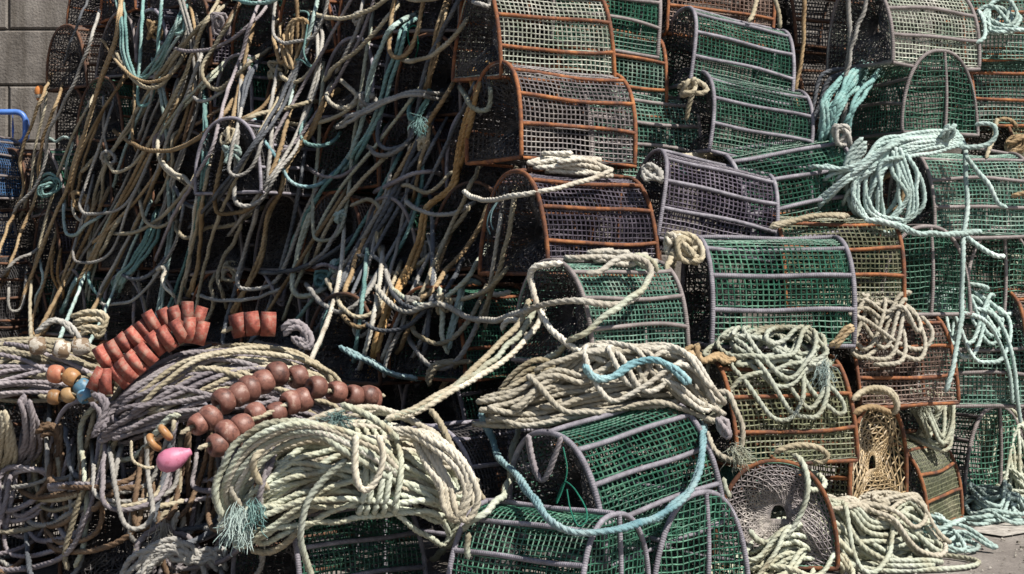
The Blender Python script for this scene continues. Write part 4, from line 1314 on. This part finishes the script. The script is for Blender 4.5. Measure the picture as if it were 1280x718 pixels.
T('rope', H_, [(330, 100), (400, 200), (450, 290), (520, 420), (560, 460)], .0125, 'straw', 'straw rope sliding off the right of the big hank', d=[5.4, 5.35, 5.5])


for i, (k1, k2, m_) in enumerate(((0, 0, 'palegreen'), (14, 10, 'cream'), (30, 26, 'palegreen'), (48, 30, 'white'), (62, 50, 'palegreen'))):
    GG([(860 + k1, 520 - k2), (830 + k1, 420), (870 + k1, 290 + k2), (960 + k1, 200 + k2), (1080 + k1, 160 + k2), (1220, 165 + k2), (1400, 230 + k2 * 2), (1500, 330 + k2)], .0120, m_,
       ('outermost', 'second', 'third', 'fourth', 'innermost')[i] + ' of five pale arcs over the left half of the big hank', d=[5.30, 5.22, 5.18 + i * .01, 5.18, 5.2, 5.3])
# the background tangle of the shadowed face: many ropes that nothing tells apart
rr = random.Random(17)
MIX = ['slate'] * 3 + ['grey'] * 5 + ['lilac'] * 1 + ['brown'] * 2 + ['straw'] * 6 + ['palegreen'] * 3 + ['tan'] * 3 + ['teal'] * 2 + ['paleteal'] * 1


def knot(pxc, Rp, turns, r, mat, label, d=None, group=None, seed=0):
    """a small tangled knot of rope, Rp photo pixels across"""
    rg = np.random.default_rng(seed)
    n = int(turns * 9)
    dd = d if d else float(cast(np.array([pxc] * 3, float), None, .05)[1])
    c = np.array(pc(pxc[0], pxc[1], dd))
    R_ = Rp / F * dd
    s = np.linspace(0, turns, n)
    P = np.zeros((n, 3))
    for k in range(3):
        for _ in range(3):
            P[:, k] += np.sin(s * rg.uniform(.5, 1.3) * 6.28 + rg.uniform(0, 6.28)) * rg.uniform(.3, .8)
    P = np.tanh(P) * np.array([R_, R_ * .6, R_ * 1.05])
    return make_rope('rope_knot', [c + P], r, mat, label, 'rope knot', group, jit=.1)


def tangle(n):
    for i in range(n):
        m = rr.choice(MIX)
        x, y = rr.uniform(70, 590), rr.uniform(-40, 380)
        if x < 90 + (y - 60) * .0:
            y = max(y, 120)
        t = rr.random()
        k_ = 1
        if t < .42:                                  # long fall, sometimes doubled
            y = rr.uniform(-40, 150)
            L_, sl, bow = rr.uniform(200, 460), rr.choice([rr.uniform(.3, .62), rr.uniform(.3, .6), rr.uniform(-.05, .3)]), rr.gauss(0, 42)
            pts = [(x - sl * L_ * k / 5 + bow * (1 - (k / 2.5 - 1) ** 2) + rr.gauss(0, 3), y + L_ * k / 5) for k in range(6)]
            k_ = rr.choice([1, 1, 2])
        elif t < .72:                                # bight hanging under its own weight
            w_, h_, sl = rr.uniform(14, 60), rr.uniform(130, 270), rr.uniform(.05, .55)
            y = y - rr.uniform(60, 160)
            pts = [(x, y), (x - sl * h_ * .5, y + h_ * .5), (x - sl * h_ * .95, y + h_ * .93), (x - sl * h_ + w_ * .4, y + h_), (x - sl * h_ * .9 + w_, y + h_ * .9), (x - sl * h_ * .4 + w_ * 1.2, y + h_ * .4), (x + w_ * 1.6 + rr.gauss(0, 22), y - h_ * .25)]
        else:                                        # sling between two pots
            w_, sg, up = rr.uniform(60, 170), rr.uniform(20, 60), rr.uniform(-80, 10)
            pts = [(x + w_ * k / 5, y + up * k / 5 + sg * (1 - (k / 2.5 - 1) ** 2)) for k in range(6)]
        if any(a < 78 - .19 * b for a, b in pts):
            continue
        pts = [(min(a, 612), b) for a, b in pts if b < 470]
        if len(pts) < 3:
            continue
        P = trace(pts, rr.uniform(-.02, .06))
        sh_ = 'slanting' if t < .42 else ('looping' if t < .72 else 'slung')
        r_ = rr.uniform(.0095, .0130)
        ps = [P] + ([P + np.array([r_ * 1.9, 0, 0]) + wob(len(P), .04, .01, .5)] if k_ == 2 else [])
        ps = [tuck(q_, .06, .25) for q_ in ps]
        make_rope(HR, ps, r_, m, m + ' rope ' + sh_ + ' through the tangle on the shadowed left face', 'rope', m + ' ropes ' + sh_ + ' through the tangle', jit=.15)


tangle(66)
for i in range(26):
    m_ = rr.choice(['straw', 'straw', 'palegreen', 'grey', 'white', 'slate', 'teal', 'tan'])
    x_, y_ = rr.uniform(420, 650), rr.uniform(150, 300)
    if i % 3:
        L_, sl = rr.uniform(160, 300), rr.uniform(.05, .7)
        b_ = rr.gauss(0, 18)
        q_ = [(x_ - sl * L_ * k / 5 + b_ * (1 - (k / 2.5 - 1) ** 2), y_ + L_ * k / 5) for k in range(6)]
    else:
        w_, h_ = rr.uniform(60, 160), rr.uniform(40, 90)
        x_, y_ = rr.uniform(380, 520), rr.uniform(330, 400)
        q_ = [(x_ + w_ * k / 5, y_ - 8 * k + h_ * (1 - (k / 2.5 - 1) ** 2)) for k in range(6)]
    q_ = [(a, b) for a, b in q_ if b < 500 and a < 660]
    if len(q_) > 3:
        make_rope('rope', [tuck(trace(q_, rr.uniform(.02, .06)), .08, .2)], rr.uniform(.010, .0125), m_, m_ + ' rope strewn over the dark pots left of the looped cream rope', 'rope',
                  m_ + ' ropes strewn left of the looped cream rope', jit=.15)
for i in range(22):
    m_ = rr.choice(['straw', 'tan', 'grey', 'teal', 'paleteal', 'lilac'])
    x_, y_ = rr.uniform(90, 560), rr.uniform(10, 390)
    knot((x_, y_), rr.uniform(8, 14), rr.uniform(3, 5), .0105, m_, m_ + ' rope knot among the ropes on the shadowed left face', group=m_ + ' knots on the left face', seed=100 + i)
knot((858, 312), 22, 7, .0125, 'straw', 'chunky straw rope knot between the black violet and the large green pot', seed=1, d=6.15)
knot((842, 306), 14, 4, .0125, 'cream', 'cream end of the chunky knot beside the large green pot', seed=2, d=6.15)
knot((815, 217), 12, 4, .0115, 'grey', 'grey rope knot at the upper corner of the black violet pot', seed=3, d=6.4)
knot((862, 108), 12, 4, .0115, 'straw', 'straw knot at the upper corner of the lower sloping green pot', seed=4, d=6.75)
knot((1185, 165), 10, 3, .0115, 'paleteal', 'pale teal knot where the fan strands meet', seed=5, d=6.82)
knot((1052, 170), 13, 5, .0115, 'grey', 'grey rope knot on the dark teal strands', seed=6, d=6.82)
knot((860, 445), 16, 6, .0115, 'tan', 'tan rope knot at the left of the rusty olive pot', seed=7, d=6.0)
knot((1095, 498), 13, 5, .0115, 'straw', 'straw knot on top of the slim tan netted end', seed=8, d=6.55)
knot((905, 535), 12, 4, .0115, 'lilac', 'lilac lashing knot at the right of the large cream heap', seed=9, d=5.6)
knot((1270, 180), 12, 4, .0115, 'tan', 'tan knot at the right edge beside the barred arch pot', seed=10, d=7.3)


def loops(n):
    """the ropes hanging in the shade over the foreground pots"""
    for i in range(n):
        m = rr.choice(['slate', 'grey', 'grey', 'lilac', 'lilac', 'straw', 'brown'])
        x, y = rr.uniform(-20, 270), rr.uniform(505, 560)
        w_, h_, sl = rr.uniform(25, 110), rr.uniform(60, 190), rr.uniform(-.2, .3)
        pts = [(x, y), (x - sl * h_ * .5, y + h_ * .5), (x - sl * h_ * .9, y + h_ * .92), (x - sl * h_ + w_ * .4, y + h_), (x - sl * h_ * .8 + w_, y + h_ * .85), (x - sl * h_ * .3 + w_ * 1.15, y + h_ * .35), (x + w_ * 1.3, y - h_ * .2)]
        make_rope(HR, [tuck(trace(pts, rr.uniform(.02, .09)))], rr.uniform(.010, .0128), m, m + ' rope looping over the shaded foreground pots', 'rope', m + ' loops over the foreground pots', jit=.15)


loops(46)


# ------------------------------------------------------------------ frayed ends
def fray(p, n, ln, mat, label, dirn=(0, -.3, -1), r=.0011, spread=.5, seed=0):
    rng = np.random.default_rng(seed)
    mb = MB()
    for i in range(int(n * 1.8)):
        v = np.array(dirn) + rng.normal(0, spread, 3)
        v /= np.linalg.norm(v)
        L_ = ln * rng.uniform(.5, 1.2)
        q = np.array(p) + rng.normal(0, ln * .16, 3)
        w = [q + v * L_ * t + rng.normal(0, ln * .13, 3) * t - np.array([0, 0, ln * .3]) * t * t for t in (0, .3, .6, .85, 1)]
        add_tube(mb, catmull(np.array(w), .008), r, 4)
    tag(link('frayed_rope_end', mb.mesh('frayed_rope_end'), R[mat]), label, 'frayed rope')


fray(pc(300, 640, 5.2), 70, .085, 'paleteal', 'frayed teal rope end spilling from the left of the big hank', dirn=(-.15, -.25, -1), r=.0015, seed=1, spread=.32)
fray(pc(318, 630, 5.2), 30, .06, 'teal', 'teal fibres beside the frayed end on the big hank', dirn=(.2, -.2, -1), r=.0014, seed=2, spread=.4)
fray(pc(420, 526, 5.3), 45, .06, 'teal', 'tuft of teal fibres on top of the big hank', dirn=(.3, -.3, .3), seed=3, spread=.8)
fray(pc(1140, 660, 6.5), 90, .09, 'teal', 'teal fibres on the ground heap at its right side', dirn=(.3, -.3, .2), seed=4, spread=.8)
fray(pc(1148, 505, 6.9), 70, .07, 'palegreen', 'green fibres on the knotted hank', dirn=(.2, -.3, .3), seed=5, spread=.8)
fray(pc(918, 562, 5.7), 50, .06, 'palegreen', 'frayed pale rope end beside the rusty olive pot', dirn=(.6, -.2, -.5), seed=6)
fray(pc(525, 150, 6.6), 40, .05, 'teal', 'teal fibres on the knot left of the corner column', seed=7, spread=.7)
fray(pc(1030, 455, 6.0), 25, .07, 'paleteal', 'teal fibres hanging from the pale green bundle', seed=8, spread=.6)
fray(pc(205, 655, 5.8), 25, .08, 'white', 'frayed white rope strands low before the dark pots', seed=9, spread=.4)


# ------------------------------------------------------------------ plastic crate and buoy by the wall
def crate():
    m, nt, b = new_mat('blue plastic')
    b.inputs['Base Color'].default_value = (.06, .16, .48, 1)
    b.inputs['Roughness'].default_value = .4
    tc, oi, vec = obj_coords(nt)
    n1 = N(nt, 'ShaderNodeTexNoise', i_Scale=9.0, i_Detail=6.0)
    nt.links.new(vec, n1.inputs['Vector'])
    r = ramp(nt, [(.35, (.05, .12, .38)), (.6, (.09, .22, .60))])
    nt.links.new(n1.outputs['Fac'], r.inputs['Fac'])
    nt.links.new(r.outputs[0], b.inputs['Base Color'])
    c = px(-2, 160, 10.1)
    root = bpy.data.objects.new('plastic_crate', None)
    COL.objects.link(root)
    root.location = c
    tag(root, 'open blue plastic crate frame standing on edge by the wall at the left edge', 'crate')
    w_, h_ = .17, .10

    def rr_(k, rad, n=6):
        P = []
        for cx, cz, a0 in ((w_ - rad, h_ - rad, 0), (-w_ + rad, h_ - rad, 90), (-w_ + rad, -h_ + rad, 180), (w_ - rad, -h_ + rad, 270)):
            for i in range(n):
                a = math.radians(a0 + 90 * i / (n - 1))
                P.append((cx + rad * math.cos(a), cz + rad * math.sin(a)))
        return P
    P = rr_(0, .06)
    mb = MB()
    C = np.array([(x, 0, z) for x, z in P + P[:2]])
    add_tube(mb, C, .018, 8, taper=False)
    link('rim', mb.mesh('rim'), m, root)
    mb = MB()
    n = len(P)
    V = [(x, .0, z) for x, z in P] + [(x * .95, .12, z * .95) for x, z in P]
    mb.add(V, [(i, (i + 1) % n, n + (i + 1) % n, n + i) for i in range(n)])
    link('wall', mb.mesh('wall'), m, root)
    mb = MB()
    for x_ in (-.06, .05):
        add_tube(mb, np.array([(x_, .13, -h_), (x_, .135, 0), (x_, .13, h_)]), .008, 6)
    link('slat', mb.mesh('slat'), m, root)


def buoy():
    m, nt, b = new_mat('orange buoy')
    b.inputs['Base Color'].default_value = (.55, .20, .05, 1)
    b.inputs['Roughness'].default_value = .5
    root = bpy.data.objects.new('marker_buoy', None)
    COL.objects.link(root)
    root.location = px(50, 126, 9.9)
    root.scale = (.62, .62, .62)
    tag(root, 'small orange and white marker buoy between the wall and the stack', 'buoy')
    mb = MB()
    M = Matrix.Rotation(math.radians(-90), 4, 'Y')
    lathe(mb, [(.0, .005), (.0, .03), (.05, .05), (.10, .055), (.13, .045), (.15, .02), (.152, .004)], 20, M)
    link('body', mb.mesh('body'), m, root)
    mb = MB()
    lathe(mb, [(.02, .040), (.03, .0465), (.05, .052), (.06, .0535)], 20, M)
    link('band', mb.mesh('band'), FLM['white'], root)
    mb = MB()
    add_tube(mb, np.array([(0, 0, -.35), (0.005, 0, -.15), (0, 0, .02)]), .012, 8)
    link('stem', mb.mesh('stem'), R['straw'], root)


crate()
buoy()

# ------------------------------------------------------------------ ground, wall, light, camera
def ground():
    m, nt, b = new_mat('worn quay concrete')
    tc = N(nt, 'ShaderNodeTexCoord')
    n1 = N(nt, 'ShaderNodeTexNoise', i_Scale=1.3, i_Detail=8.0, i_Roughness=0.7)
    nt.links.new(tc.outputs['Object'], n1.inputs['Vector'])
    r = ramp(nt, [(0.3, (0.13, 0.112, 0.10)), (0.5, (0.23, 0.205, 0.185)), (0.72, (0.33, 0.305, 0.275))])
    nt.links.new(n1.outputs['Fac'], r.inputs['Fac'])
    n2 = N(nt, 'ShaderNodeTexNoise', i_Scale=90.0, i_Detail=6.0, i_Roughness=0.8)
    nt.links.new(tc.outputs['Object'], n2.inputs['Vector'])
    r2 = ramp(nt, [(0.3, (0.45, 0.45, 0.45)), (0.55, (1, 1, 1)), (0.75, (1.3, 1.3, 1.3))])
    nt.links.new(n2.outputs['Fac'], r2.inputs['Fac'])
    n3 = N(nt, 'ShaderNodeTexVoronoi', i_Scale=7.0)
    nt.links.new(tc.outputs['Object'], n3.inputs['Vector'])
    r3 = ramp(nt, [(0.03, (0.35, 0.32, 0.3)), (0.12, (1, 1, 1))])
    nt.links.new(n3.outputs['Distance'], r3.inputs['Fac'])
    mx = N(nt, 'ShaderNodeMix', data_type='RGBA', blend_type='MULTIPLY')
    mx.inputs[0].default_value = 1
    nt.links.new(r.outputs[0], mx.inputs[6])
    nt.links.new(r2.outputs[0], mx.inputs[7])
    mx2 = N(nt, 'ShaderNodeMix', data_type='RGBA', blend_type='MULTIPLY')
    mx2.inputs[0].default_value = 0.7
    nt.links.new(mx.outputs[2], mx2.inputs[6])
    nt.links.new(r3.outputs[0], mx2.inputs[7])
    nt.links.new(mx2.outputs[2], b.inputs['Base Color'])
    bp = N(nt, 'ShaderNodeBump', i_Strength=0.7, i_Distance=0.006)
    nt.links.new(n2.outputs['Fac'], bp.inputs['Height'])
    nt.links.new(bp.outputs[0], b.inputs['Normal'])
    b.inputs['Roughness'].default_value = 0.92
    n = 60
    mb = MB()
    g = np.linspace(-1, 1, n)
    g = np.sign(g) * np.abs(g) ** 2.4
    X, Y = np.meshgrid(g * 400, g * 400 + 8)
    Z = 0.004 * (np.sin(X * 1.7) * np.sin(Y * 1.3)) - 0.004
    i = np.arange(n * n).reshape(n, n)
    mb.add(np.stack([X, Y, Z], -1).reshape(-1, 3), np.stack([i[:-1, :-1], i[:-1, 1:], i[1:, 1:], i[1:, :-1]], -1).reshape(-1, 4))
    tag(link('ground', mb.mesh('ground'), m), 'worn grey brown quay concrete under the pots', kind='structure')
    # worn white line at the right
    m2, nt, b = new_mat('worn white paint')
    tc = N(nt, 'ShaderNodeTexCoord')
    n1 = N(nt, 'ShaderNodeTexNoise', i_Scale=22.0, i_Detail=8.0, i_Roughness=0.8)
    nt.links.new(tc.outputs['Object'], n1.inputs['Vector'])
    r = ramp(nt, [(0.42, (0.24, 0.22, 0.20)), (0.58, (0.46, 0.43, 0.39))])
    nt.links.new(n1.outputs['Fac'], r.inputs['Fac'])
    nt.links.new(r.outputs[0], b.inputs['Base Color'])
    b.inputs['Roughness'].default_value = 0.85
    p0, p1 = px(1228, 668, 7.1), px(1400, 640, 7.75)
    mb = MB()
    a, c = Vector((p0.x, p0.y, 0.006)), Vector((p1.x, p1.y, 0.006))
    d = (c - a).normalized() * 0.0
    w = Vector((-(c - a).y, (c - a).x, 0)).normalized() * 0.11
    mb.add([a - w, c * 1.0 - w, c + w, a + w], [[0, 1, 2, 3]])
    tag(link('road_marking', mb.mesh('road_marking', False), m2), 'worn white painted line on the quay', kind='structure')


def wall():
    m, nt, b = new_mat('concrete block wall')
    tc = N(nt, 'ShaderNodeTexCoord')
    n1 = N(nt, 'ShaderNodeTexNoise', i_Scale=2.2, i_Detail=9.0, i_Roughness=0.75)
    nt.links.new(tc.outputs['Object'], n1.inputs['Vector'])
    r = ramp(nt, [(0.3, (0.085, 0.075, 0.066)), (0.5, (0.17, 0.152, 0.135)), (0.72, (0.25, 0.23, 0.205))])
    nt.links.new(n1.outputs['Fac'], r.inputs['Fac'])
    n2 = N(nt, 'ShaderNodeTexNoise', i_Scale=60.0, i_Detail=5.0)
    nt.links.new(tc.outputs['Object'], n2.inputs['Vector'])
    bp = N(nt, 'ShaderNodeBump', i_Strength=0.7, i_Distance=0.01)
    nt.links.new(n2.outputs['Fac'], bp.inputs['Height'])
    nt.links.new(bp.outputs[0], b.inputs['Normal'])
    mp = N(nt, 'ShaderNodeMapping')
    mp.inputs['Scale'].default_value = (5, 5, .45)
    nt.links.new(tc.outputs['Object'], mp.inputs['Vector'])
    n3 = N(nt, 'ShaderNodeTexNoise', i_Scale=1.0, i_Detail=5.0, i_Roughness=.7)
    nt.links.new(mp.outputs[0], n3.inputs['Vector'])
    r3 = ramp(nt, [(.38, (.45, .42, .38)), (.55, (1, 1, 1)), (.7, (1.2, 1.18, 1.15))])
    nt.links.new(n3.outputs['Fac'], r3.inputs['Fac'])
    mx = N(nt, 'ShaderNodeMix', data_type='RGBA', blend_type='MULTIPLY')
    mx.inputs[0].default_value = .9
    nt.links.new(r.outputs[0], mx.inputs[6])
    nt.links.new(r3.outputs[0], mx.inputs[7])
    nt.links.new(mx.outputs[2], b.inputs['Base Color'])
    b.inputs['Roughness'].default_value = 0.9
    mb = MB()

    def box(x0, x1, y0, y1, z0, z1, bev=0.012):
        V = []
        for (xa, xb, ya, za, zb) in ((x0, x1, y1, z0, z1), (x0, x1, y0 + bev, z0, z1), (x0 + bev, x1 - bev, y0, z0 + bev, z1 - bev)):
            V += [(xa, ya, za), (xb, ya, za), (xb, ya, zb), (xa, ya, zb)]
        Q = []
        for l in (0, 4):
            for i in range(4):
                Q.append((l + i, l + (i + 1) % 4, l + 4 + (i + 1) % 4, l + 4 + i))
        Q.append((8, 9, 10, 11))
        mb.add(V, Q)
    rw = random.Random(2)
    h, w = 0.40, 0.86
    for i in range(14):
        for j in range(-9, 9):
            x = j * w + (0.43 if i % 2 else 0) - 0.15
            dy = rw.uniform(-.004, .004)
            box(x + .006, x + w - .006, 11.4 + dy, 11.5, i * h + .006 - 0.33, (i + 1) * h - .006 - 0.33)
    mb.add([(-8, 11.43, -0.3), (8, 11.43, -0.3), (8, 11.43, 5.3), (-8, 11.43, 5.3)], [[0, 1, 2, 3]])
    tag(link('block_wall', mb.mesh('block_wall', False), m), 'grey concrete block wall behind the stacked pots', 'wall')


ground()
wall()


def grit():
    """loose grit and chips of shell on the quay by the right corner"""
    rg = random.Random(8)
    m, nt, b = new_mat('grit')
    tc, oi, vec = obj_coords(nt)
    n1 = N(nt, 'ShaderNodeTexNoise', i_Scale=30.0, i_Detail=3.0)
    nt.links.new(vec, n1.inputs['Vector'])
    r = ramp(nt, [(.35, (.07, .06, .05)), (.5, (.2, .18, .15)), (.68, (.5, .47, .42))])
    nt.links.new(n1.outputs['Fac'], r.inputs['Fac'])
    nt.links.new(r.outputs[0], b.inputs['Base Color'])
    b.inputs['Roughness'].default_value = .9
    mb = MB()
    for i in range(420):
        p = px(rg.uniform(1050, 1330), 700, rg.uniform(6.0, 7.9))
        s = rg.uniform(.002, .007) * (1.6 if rg.random() < .08 else 1)
        V = []
        for sx, sy, sz in ((-1, -1, 0), (1, -1, 0), (1, 1, 0), (-1, 1, 0), (-.6, -.6, 1), (.6, -.6, 1), (.6, .6, 1), (-.6, .6, 1)):
            V.append((p.x + sx * s * rg.uniform(.6, 1.3), p.y + sy * s * rg.uniform(.6, 1.3), .002 + sz * s * rg.uniform(.6, 1.1)))
        mb.add(V, [(0, 1, 5, 4), (1, 2, 6, 5), (2, 3, 7, 6), (3, 0, 4, 7), (4, 5, 6, 7)])
    tag(link('gravel', mb.mesh('gravel', False), m), 'loose grit and shell chips on the quay', kind='stuff')


grit()

SUN = Vector((0.74, -0.62, 1.25)).normalized()
el = math.asin(SUN.z)
az = math.atan2(SUN.x, SUN.y)
w = bpy.data.worlds.new('World')
SC.world = w
w.use_nodes = True
nt = w.node_tree
sky = nt.nodes.new('ShaderNodeTexSky')
sky.sky_type = 'NISHITA'
sky.sun_disc = False
sky.sun_elevation = el
sky.sun_rotation = az
bg = nt.nodes['Background']
bg.inputs['Strength'].default_value = 0.06
nt.links.new(sky.outputs[0], bg.inputs['Color'])
L = bpy.data.lights.new('sun', 'SUN')
L.energy = 4.9
L.angle = math.radians(0.53)
L.color = (1.0, 0.945, 0.86)
so = bpy.data.objects.new('sun', L)
COL.objects.link(so)
so.rotation_euler = (-SUN).to_track_quat('-Z', 'Y').to_euler()
so.location = SUN * 30

cam = bpy.data.cameras.new('camera')
cam.sensor_width = 36
cam.lens = 36 * F / 1280
cam.shift_y = -(359 - HY) / 1280
cam.clip_end = 2000
co = bpy.data.objects.new('camera', cam)
COL.objects.link(co)
co.location = CAM
co.rotation_euler = (math.radians(90), 0, 0)
SC.camera = co
vs = SC.view_settings
vs.view_transform = 'Standard'
vs.look = 'None'
vs.gamma = 1
vs.exposure = 0.58
SC.cycles.max_bounces = 6
SC.cycles.use_denoising = True
